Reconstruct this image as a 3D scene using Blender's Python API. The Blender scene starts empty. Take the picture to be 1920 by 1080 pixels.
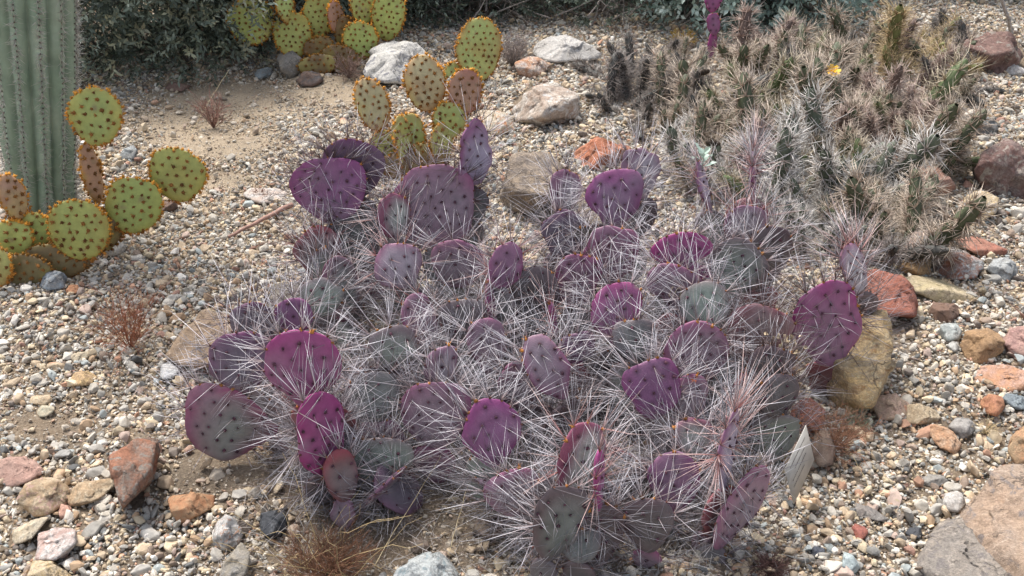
import bpy, math, random
import numpy as np
from mathutils import Vector, Matrix, Euler
random.seed(7); rng = np.random.default_rng(7)
R = math.radians
scene = bpy.context.scene
COL = scene.collection

# ------------------------------------------------------------------ camera, world, sun, exposure
CAM_H, PITCH, F = 1.5, R(30), 2000.0        # metres, down from level, focal length in photo pixels (1920 wide)
cam_d = bpy.data.cameras.new('camera'); cam = bpy.data.objects.new('camera', cam_d); COL.objects.link(cam)
cam.location = (0, 0, CAM_H); cam.rotation_euler = (R(90) - PITCH, 0, 0)
cam_d.sensor_width = 36; cam_d.lens = 36 * F / 1920; cam_d.clip_end = 500; cam_d.clip_start = .05
scene.camera = cam
SUN_EL, SUN_AZ = R(62), R(-35)              # high, soft, from behind the left
w = bpy.data.worlds.new('World'); scene.world = w; w.use_nodes = True
nt = w.node_tree
sky = nt.nodes.new('ShaderNodeTexSky'); sky.sky_type = 'NISHITA'; sky.sun_disc = False
sky.sun_elevation = SUN_EL; sky.sun_rotation = SUN_AZ; sky.air_density = 1.0; sky.dust_density = 4.0; sky.ozone_density = 1.0
hs = nt.nodes.new('ShaderNodeHueSaturation'); hs.inputs['Saturation'].default_value = .5   # thin overcast: a paler sky
nt.links.new(sky.outputs[0], hs.inputs['Color']); nt.links.new(hs.outputs[0], nt.nodes['Background'].inputs[0]); nt.nodes['Background'].inputs[1].default_value = 0.092
sun_d = bpy.data.lights.new('sun', 'SUN'); sun_d.energy = 1.5; sun_d.angle = R(16); sun_d.color = (1, .94, .86)
sun = bpy.data.objects.new('sun', sun_d); COL.objects.link(sun)
sd = Vector((math.sin(SUN_AZ) * math.cos(SUN_EL), math.cos(SUN_AZ) * math.cos(SUN_EL), math.sin(SUN_EL)))
sun.rotation_euler = sd.to_track_quat('Z', 'Y').to_euler(); sun.location = (0, 0, 10)
scene.view_settings.view_transform = 'Standard'; scene.view_settings.look = 'None'
scene.view_settings.exposure = 1.46; scene.view_settings.gamma = 1; scene.view_settings.use_curve_mapping = False
scene.render.engine = 'CYCLES'; scene.cycles.max_bounces = 5; scene.cycles.diffuse_bounces = 3
scene.cycles.use_denoising = True; scene.render.film_transparent = False

# ------------------------------------------------------------------ geometry helpers
CP, SP = math.cos(PITCH), math.sin(PITCH)
FWD = np.array((0, CP, -SP)); UP = np.array((0, SP, CP)); CAMP = np.array((0, 0, CAM_H))
def ray(px, py): return FWD + (px - 960) / F * np.array((1., 0, 0)) - (py - 540) / F * UP
def at_z(px, py, z=0.):
    r = ray(px, py); return CAMP + r * ((z - CAM_H) / r[2])
def at_Y(px, py, Y):
    r = ray(px, py); return CAMP + r * (Y / r[1])
def at_D(px, py, D): return CAMP + ray(px, py) * D
def depth(p): return float(np.dot(np.asarray(p) - CAMP, FWD))

def _hash(ix, iy, iz, s):
    h = (ix * 374761393 + iy * 668265263 + iz * 1274126177 + s * 974634777) & 0xffffffff
    h = ((h ^ (h >> 13)) * 1274126177) & 0xffffffff
    return ((h ^ (h >> 16)) & 0xffff) / 65535.0
def vnoise(p, s=0):
    p = np.asarray(p, float); i = np.floor(p).astype(np.int64); f = p - i; f = f * f * (3 - 2 * f)
    o = 0
    for dx in (0, 1):
        for dy in (0, 1):
            for dz in (0, 1):
                wt = (f[..., 0] if dx else 1 - f[..., 0]) * (f[..., 1] if dy else 1 - f[..., 1]) * (f[..., 2] if dz else 1 - f[..., 2])
                o = o + wt * _hash(i[..., 0] + dx, i[..., 1] + dy, i[..., 2] + dz, s)
    return o * 2 - 1
def fbm(p, s=0, octv=4):
    a, o = 1., 0
    for k in range(octv): o = o + a * vnoise(p * 2 ** k, s + k); a *= .5
    return o
def gz(x, y):
    x = np.asarray(x, float); y = np.asarray(y, float)
    p = np.stack([x * 1.7, y * 1.7, x * 0], -1)
    return .022 * fbm(p, 11, 3) * np.clip((9 - y) / 4, 0, 1)

def add_attr(me, name, cols):
    a = me.color_attributes.new(name, 'FLOAT_COLOR', 'POINT')
    c = np.ones((len(me.vertices), 4), np.float32); c[:, :cols.shape[1]] = cols
    a.data.foreach_set('color', c.ravel())
def mesh(name, V, Fs, mat=None, col=None, smooth=True):
    """V (n,3); Fs one int array (m,k) or a list of such arrays."""
    if not isinstance(Fs, list): Fs = [Fs]
    Fs = [np.asarray(f, np.int32) for f in Fs if len(f)]
    me = bpy.data.meshes.new(name)
    V = np.asarray(V, np.float32); me.vertices.add(len(V)); me.vertices.foreach_set('co', V.ravel())
    loops = np.concatenate([f.ravel() for f in Fs]); tot = np.concatenate([np.full(len(f), f.shape[1], np.int32) for f in Fs])
    st = np.concatenate([[0], np.cumsum(tot)[:-1]]).astype(np.int32)
    me.loops.add(len(loops)); me.loops.foreach_set('vertex_index', loops)
    me.polygons.add(len(tot)); me.polygons.foreach_set('loop_start', st); me.polygons.foreach_set('loop_total', tot)
    me.update(calc_edges=True); me.validate()
    if smooth: me.polygons.foreach_set('use_smooth', np.ones(len(tot), bool))
    if col is not None: add_attr(me, 'col', np.asarray(col, np.float32))
    if mat: me.materials.append(mat)
    return me
def link(name, me, parent=None, kind=None, loc=None, rot=None):
    o = bpy.data.objects.new(name, me); COL.objects.link(o)
    if parent is not None: o.parent = parent
    if kind: o['kind'] = kind
    if loc is not None: o.location = loc
    if rot is not None: o.rotation_euler = rot
    return o
def tag(o, label, cat, group=None):
    o['label'] = label; o['category'] = cat
    if group: o['group'] = group
    return o
def thing(name, loc, label, cat, group=None):
    o = link(name, None, loc=tuple(float(v) for v in loc)); return tag(o, label, cat, group)
def shift(V, root): return np.asarray(V) - np.array(root.location)

def unit(v): return v / np.maximum(np.linalg.norm(v, axis=-1, keepdims=True), 1e-9)
def needles(B, D, L, r, c0, c1, bend=.12, sides=3):
    """tapered, slightly curved needles: bases B, directions D, lengths L, radii r, base and tip colours."""
    n = len(B); D = unit(D); L = np.broadcast_to(L, n); r = np.broadcast_to(r, n)
    a = unit(np.cross(D, rng.normal(size=(n, 3)))); b = np.cross(D, a)
    cv = a * (rng.normal(size=(n, 1)) * bend) * L[:, None]
    V = np.zeros((n, 2 * sides + 1, 3)); C = np.zeros((n, 2 * sides + 1, 3))
    for k in range(sides):
        t = 2 * math.pi * k / sides; e = a * math.cos(t) + b * math.sin(t)
        V[:, k] = B + e * r[:, None]; V[:, sides + k] = B + D * (L * .5)[:, None] + cv + e * (r * .72)[:, None]
        C[:, k] = c0; C[:, sides + k] = c0 * .12 + c1 * .88
    V[:, 2 * sides] = B + D * L[:, None]; C[:, 2 * sides] = c1
    base = (np.arange(n) * (2 * sides + 1))[:, None, None]
    q = np.array([[k, (k + 1) % sides, sides + (k + 1) % sides, sides + k] for k in range(sides)])[None]
    t3 = np.array([[sides + k, sides + (k + 1) % sides, 2 * sides] for k in range(sides)])[None]
    return V.reshape(-1, 3), [(q + base).reshape(-1, 4), (t3 + base).reshape(-1, 3)], C.reshape(-1, 3)
def tube(P, rad, sides=6, cap=True):
    P = np.asarray(P, float); n = len(P); rad = np.broadcast_to(rad, n)
    T = unit(np.gradient(P, axis=0)); u = np.array((1., 0, 0)) if abs(T[0][0]) < .8 else np.array((0, 1., 0))
    V = []
    for i in range(n):
        u = unit(u - T[i] * np.dot(u, T[i])); v = np.cross(T[i], u)
        for k in range(sides):
            a = 2 * math.pi * k / sides; V.append(P[i] + (u * math.cos(a) + v * math.sin(a)) * rad[i])
    Q = [[i * sides + k, i * sides + (k + 1) % sides, (i + 1) * sides + (k + 1) % sides, (i + 1) * sides + k] for i in range(n - 1) for k in range(sides)]
    return np.array(V), np.array(Q)
class Acc:
    def __init__(s): s.V = []; s.F = {}; s.C = []; s.n = 0
    def add(s, V, Fs, C=None):
        V = np.asarray(V)
        if not isinstance(Fs, list): Fs = [Fs]
        for f in Fs:
            f = np.asarray(f)
            if len(f): s.F.setdefault(f.shape[1], []).append(f + s.n)
        s.V.append(V); s.n += len(V)
        if C is not None: s.C.append(np.broadcast_to(np.asarray(C, float), (len(V), 3)))
    def mesh(s, name, mat, smooth=True, off=None):
        V = np.concatenate(s.V)
        if off is not None: V = V - np.asarray(off)
        return mesh(name, V, [np.concatenate(v) for v in s.F.values()], mat, np.concatenate(s.C) if s.C else None, smooth)

# ------------------------------------------------------------------ materials
def mat_base(name, rough=.8):
    m = bpy.data.materials.new(name); m.use_nodes = True
    b = m.node_tree.nodes['Principled BSDF']; b.inputs['Roughness'].default_value = rough
    return m, m.node_tree, b
def N(t, typ, **kw):
    n = t.nodes.new(typ)
    for k, v in kw.items():
        if hasattr(n, k): setattr(n, k, v)
        else: n.inputs[k.replace('_', ' ')].default_value = v
    return n
def mixc(t, fac, a, b, typ='MIX'):
    n = t.nodes.new('ShaderNodeMix'); n.data_type = 'RGBA'; n.blend_type = typ; n.clamp_factor = True
    for s, i in ((fac, 0), (a, 6), (b, 7)):
        if isinstance(s, (int, float)): n.inputs[i].default_value = s
        elif isinstance(s, tuple): n.inputs[i].default_value = (*s, 1)
        else: t.links.new(s, n.inputs[i])
    return n.outputs[2]
def ramp(t, src, stops):
    n = t.nodes.new('ShaderNodeMapRange'); n.inputs[1].default_value, n.inputs[2].default_value = stops; n.clamp = True
    t.links.new(src, n.inputs[0]); return n.outputs[0]
def bump(t, b, h, strength, dist):
    n = t.nodes.new('ShaderNodeBump'); n.inputs['Strength'].default_value = strength; n.inputs['Distance'].default_value = dist
    t.links.new(h, n.inputs['Height']); t.links.new(n.outputs[0], b.inputs['Normal'])
def noise(t, scale, detail=4, rough=.6, vec=None, dist=0):
    n = N(t, 'ShaderNodeTexNoise'); n.inputs['Scale'].default_value = scale; n.inputs['Detail'].default_value = detail
    n.inputs['Roughness'].default_value = rough; n.inputs['Distortion'].default_value = dist
    if vec is None: vec = N(t, 'ShaderNodeTexCoord').outputs['Object']
    t.links.new(vec, n.inputs['Vector']); return n.outputs[0]
def attr_mat(name, rough=.6, var=.25, scale=60, bmp=0., bscale=200, trans=0, coat=0, sheen=0):
    m, t, b = mat_base(name, rough)
    a = N(t, 'ShaderNodeAttribute', attribute_name='col')
    n = noise(t, scale, 5)
    v = t.nodes.new('ShaderNodeMapRange'); v.inputs[1].default_value = .3; v.inputs[2].default_value = .7
    v.inputs[3].default_value = 1 - var; v.inputs[4].default_value = 1 + var; t.links.new(n, v.inputs[0])
    c = N(t, 'ShaderNodeVectorMath', operation='SCALE'); t.links.new(a.outputs['Color'], c.inputs[0]); t.links.new(v.outputs[0], c.inputs['Scale'])
    t.links.new(c.outputs[0], b.inputs['Base Color'])
    if bmp: bump(t, b, noise(t, bscale, 4), bmp, .002)
    if sheen: b.inputs['Sheen Weight'].default_value = sheen; b.inputs['Sheen Roughness'].default_value = .4
    if trans:
        tr = N(t, 'ShaderNodeBsdfTranslucent'); t.links.new(c.outputs[0], tr.inputs[0]); mx = N(t, 'ShaderNodeMixShader'); mx.inputs[0].default_value = trans
        t.links.new(b.outputs[0], mx.inputs[1]); t.links.new(tr.outputs[0], mx.inputs[2]); t.links.new(mx.outputs[0], t.nodes['Material Output'].inputs[0])
    return m
M_pad = attr_mat('purple_pad_skin', .5, .16, 45, .35, 260, sheen=.12)
M_gpad = attr_mat('green_pad_skin', .5, .14, 50, .3, 260)
M_spine = attr_mat('spine', .45, .12, 30)
M_tuft = attr_mat('glochid_tuft', .9, .3, 300)
M_leaf = attr_mat('leaf', .5, .25, 14, trans=.15)
M_twig = attr_mat('twig', .85, .3, 80, .4, 300)
M_stem = attr_mat('cactus_stem', .6, .2, 60, .4, 200)
M_sag = attr_mat('saguaro_skin', .5, .16, 22, .35, 150)

def rock_mat(name, c1, c2, size, vein=None, strata=0):
    m, t, b = mat_base(name, .85)
    tc = N(t, 'ShaderNodeTexCoord').outputs['Object']
    n1 = noise(t, 1.1 / size, 6, .65, tc, .6); n2 = noise(t, 7 / size, 6, .7, tc); n3 = noise(t, 190, 3, .7, tc)
    c = mixc(t, ramp(t, n1, (.4, .6)), c1, c2)
    c = mixc(t, ramp(t, n2, (.35, .75)), c, tuple(min(1, v * .62) for v in c1))
    if vein:
        wv = noise(t, 2.2 / size, 3, .5, tc, 1.8); c = mixc(t, ramp(t, wv, (.55, .63)), c, vein)
    if strata:
        mp = N(t, 'ShaderNodeMapping'); t.links.new(tc, mp.inputs[0]); mp.inputs['Rotation'].default_value = (strata, .25 * strata, 0); mp.inputs['Scale'].default_value = (1, 1, 7)
        n4 = noise(t, 3 / size, 4, .6, mp.outputs[0]); c = mixc(t, ramp(t, n4, (.42, .68)), c, tuple(v * .5 for v in c2))
    vo = N(t, 'ShaderNodeTexVoronoi'); vo.feature = 'DISTANCE_TO_EDGE'; vo.inputs['Scale'].default_value = .9 / size; wp = N(t, 'ShaderNodeVectorMath', operation='MULTIPLY_ADD')
    nw = N(t, 'ShaderNodeTexNoise'); nw.inputs['Scale'].default_value = 3 / size; nw.inputs['Detail'].default_value = 5; t.links.new(tc, nw.inputs['Vector'])
    t.links.new(nw.outputs['Color'], wp.inputs[0]); wp.inputs[1].default_value = (size * 1.1,) * 3; t.links.new(tc, wp.inputs[2]); t.links.new(wp.outputs[0], vo.inputs['Vector'])
    crk = ramp(t, vo.outputs['Distance'], (.0, .03)); cm = N(t, 'ShaderNodeMath', operation='MAXIMUM'); t.links.new(crk, cm.inputs[0]); t.links.new(ramp(t, noise(t, 1.3 / size, 2, .5, tc), (.62, .48)), cm.inputs[1])
    c = mixc(t, cm.outputs[0], tuple(v * .35 for v in c2), c)
    c = mixc(t, ramp(t, noise(t, 60, 5, .8, tc), (.54, .7)), c, tuple(v * .55 for v in c1)); c = mixc(t, ramp(t, noise(t, 38, 5, .8, tc, .5), (.56, .75)), c, tuple(min(.8, v * 1.35 + .05) for v in c2))
    sp = t.nodes.new('ShaderNodeMapRange'); sp.inputs[1].default_value = .3; sp.inputs[2].default_value = .7; sp.inputs[3].default_value = .74; sp.inputs[4].default_value = 1.22
    t.links.new(n3, sp.inputs[0]); s = N(t, 'ShaderNodeVectorMath', operation='SCALE'); t.links.new(c, s.inputs[0]); t.links.new(sp.outputs[0], s.inputs['Scale'])
    t.links.new(s.outputs[0], b.inputs['Base Color'])
    ad = N(t, 'ShaderNodeMath', operation='ADD'); t.links.new(noise(t, 14 / size, 8, .72, tc), ad.inputs[0]); t.links.new(noise(t, 2.5 / size, 4, .6, tc), ad.inputs[1])
    ad2 = N(t, 'ShaderNodeMath', operation='MULTIPLY_ADD'); t.links.new(cm.outputs[0], ad2.inputs[0]); ad2.inputs[1].default_value = .5; t.links.new(ad.outputs[0], ad2.inputs[2])
    bump(t, b, ad2.outputs[0], 1.0, min(size * .07, .009))
    return m

# ------------------------------------------------------------------ ground
m, t, b = mat_base('dirt', .95)
tc = N(t, 'ShaderNodeTexCoord').outputs['Object']
c = mixc(t, ramp(t, noise(t, 2.2, 5, .6, tc), (.38, .62)), (.25, .18, .115), (.17, .135, .10))  # dirt tones darkened to stand in for the shade between pebbles
c = mixc(t, ramp(t, noise(t, 160, 4, .75, tc), (.42, .7)), c, (.38, .31, .23))
sa = N(t, 'ShaderNodeAttribute', attribute_name='col'); sf = N(t, 'ShaderNodeSeparateColor'); t.links.new(sa.outputs['Color'], sf.inputs[0])
sandc = mixc(t, ramp(t, noise(t, 210, 5, .8, tc), (.35, .65)), (.36, .28, .19), (.52, .43, .32)); c = mixc(t, sf.outputs[0], c, sandc)
c = mixc(t, ramp(t, noise(t, 90, 4, .75, tc), (.55, .72)), c, (.12, .09, .065))
t.links.new(c, b.inputs['Base Color'])
bump(t, b, noise(t, 130, 7, .8, tc), .9, .012)
M_dirt = m
xs = np.concatenate([[-150, -60, -25, -12, -7], np.linspace(-4.2, 4.2, 300), [7, 12, 25, 60, 150]])
ys = np.concatenate([[-60, -15, -4, 0], np.linspace(1.0, 8, 260), [10, 14, 25, 60, 150, 300]])
X, Y = np.meshgrid(xs, ys); nx = len(xs)
P3 = np.stack([X * 14, Y * 14, X * 0], -1)
Z = gz(X, Y) + .003 * fbm(P3, 31, 3)
iy, ix = np.meshgrid(np.arange(len(ys) - 1), np.arange(nx - 1), indexing='ij')
q = np.stack([iy * nx + ix, iy * nx + ix + 1, (iy + 1) * nx + ix + 1, (iy + 1) * nx + ix], -1).reshape(-1, 4)
GP = np.stack([X, Y, Z], -1).reshape(-1, 3); gd = GP - CAMP; gD = np.maximum(gd @ FWD, .05); gpx, gpy = 960 + F * gd[:, 0] / gD, 540 - F * (gd @ UP) / gD
sandm = np.zeros(len(GP))
for cx, cy, a_, b_ in ((430,200,170,55),(400,270,170,50),(620,170,130,45),(330,230,120,40),(420,350,110,30)):   # patches of bare pale sand
    sandm = np.maximum(sandm, np.clip(1.5 - np.sqrt(((gpx - cx) / a_) ** 2 + ((gpy - cy) / b_) ** 2), 0, 1) * (GP[:, 1] > 1))
sandm = np.clip(sandm + .35 * fbm(GP * 5, 3, 3) * (sandm > 0), 0, 1)
ground = link('ground', mesh('ground', GP, q, M_dirt, np.repeat(sandm[:, None], 3, 1)), kind='structure')

# ------------------------------------------------------------------ ico directions and rocks
import bmesh
def ico(sub):
    bm = bmesh.new(); bmesh.ops.create_icosphere(bm, subdivisions=sub, radius=1)
    V = np.array([v.co[:] for v in bm.verts]); Fc = np.array([[v.index for v in f.verts] for f in bm.faces]); bm.free(); return unit(V), Fc
ICO = {k: ico(k) for k in (1, 2, 3, 4, 5, 6)}
def polytope(dirs, planes, ext, soft=30.):
    """radius along each direction: soft minimum of an ellipsoid and clip planes (n, d)."""
    re = 1 / np.sqrt(((dirs / ext) ** 2).sum(1)); rs = [re]
    for n, d in planes:
        c = dirs @ n; rs.append(np.where(c > 1e-3, d / np.maximum(c, 1e-3), 1e3))
    rs = np.array(rs); s = re.mean()
    return -np.log(np.exp(-rs / s * soft).sum(0)) / soft * s + .02 * s
def rock(name, poly, label, c1, c2, k=.6, vein=None, strata=0, nplanes=9, rough=.05, seed=None, zoff=0, cat='rock', group=None, soft=75.):
    """poly: outline in photo pixels; k: height over depth. The stone stands at its own distance with real thickness."""
    sd = seed if seed is not None else int(abs(poly[0][0] * 7 + poly[0][1] * 13)); rg = np.random.default_rng(sd)
    pl = np.array(poly, float); x0, y0 = pl.min(0); x1, y1 = pl.max(0); cx, cy = pl.mean(0)
    g = at_z(cx, y1 - (y1 - y0) * .3, 0); D = depth(g); s = D / F
    wx = (x1 - x0) * s; hh = (y1 - y0) * s
    dy = hh / math.sqrt((k * CP) ** 2 + SP ** 2); hz = k * dy
    cz = hz * .28 + float(gz(g[0], g[1])) + zoff
    C = at_z(cx, cy, cz)
    dirs, Fc = ICO[6] if (x1 - x0) > 150 else ICO[5] if (x1 - x0) > 55 else ICO[4]
    ext = np.array((wx * 1.0, dy * .8, hz * .8)); planes = []
    cenp = np.array((cx, cy))
    for i in range(len(pl)):
        a, c_ = pl[i], pl[(i + 1) % len(pl)]
        n = np.cross(ray(*a), ray(*c_)); n = n / np.linalg.norm(n); d = np.dot(n, CAMP - C)
        if d < 0: n, d = -n, -d
        planes.append((n, max(d, 1e-4)))
    for _ in range(nplanes):
        n = rg.normal(size=3); n = n / np.linalg.norm(n); e = 1 / math.sqrt(((n / ext) ** 2).sum())
        planes.append((n, math.sqrt(((n * ext) ** 2).sum()) * rg.uniform(.36, .66)))
    for q in range(3 if k > .4 else 1): planes.append((unit(np.array((rg.normal() * (.2 + .35 * q), rg.normal() * .2 - .3 * q, 1.))), hz * rg.uniform(.38, .48)))
    r = polytope(dirs, planes, ext * 1.05, soft)
    V = dirs * r[:, None]; sz = float(np.mean(r))
    n0 = fbm(V / sz * 1.5 + sd, sd % 97, 3); stp = np.round((n0 * 1.3 + V[:, 2] / sz * 1.5) * 2.2) / 2.2 - (n0 * 1.3 + V[:, 2] / sz * 1.5)
    nz = n0 * rough * .9 - .55 * rough * np.abs(fbm(V / sz * 3.2 + sd, sd % 89, 5)) + .09 * rough * 6 * stp * .5
    K = 26; cd = unit(rg.normal(size=(K, 3))); wd = dirs + .12 * np.stack([fbm(dirs * 3 + q * 9., sd % 71, 3) for q in range(3)], -1); near = np.argmax(wd @ cd.T, 1)
    tl = rg.normal(0, 1, (K, 3)); off = rg.uniform(-1, .3, K); nz = nz + .055 * off[near] + .11 * ((wd - cd[near]) * tl[near]).sum(1)
    V = V + dirs * (nz * sz)[:, None]
    if strata:
        ph = V[:, 2] * math.cos(strata) + V[:, 1] * math.sin(strata); st_ = vnoise(np.stack([ph / sz * 7, V[:, 0] / sz, V[:, 1] / sz], -1), sd % 83)
        V = V * (1 + .045 * st_)[:, None]
    o = link(name, mesh(name, V, Fc, rock_mat(name + '_stone', c1, c2, sz, vein, strata), smooth=False), loc=tuple(C))
    return tag(o, label, cat, group)
WH, CR, TAN, ORG, RED = (.62, .60, .57), (.58, .48, .34), (.47, .33, .20), (.50, .25, .13), (.36, .13, .085)
PNK, GRY, DGR, BRN, BLU = (.50, .33, .27), (.27, .26, .245), (.075, .08, .09), (.20, .13, .10), (.30, .35, .37)
YEL = (.55, .39, .18)
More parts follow.
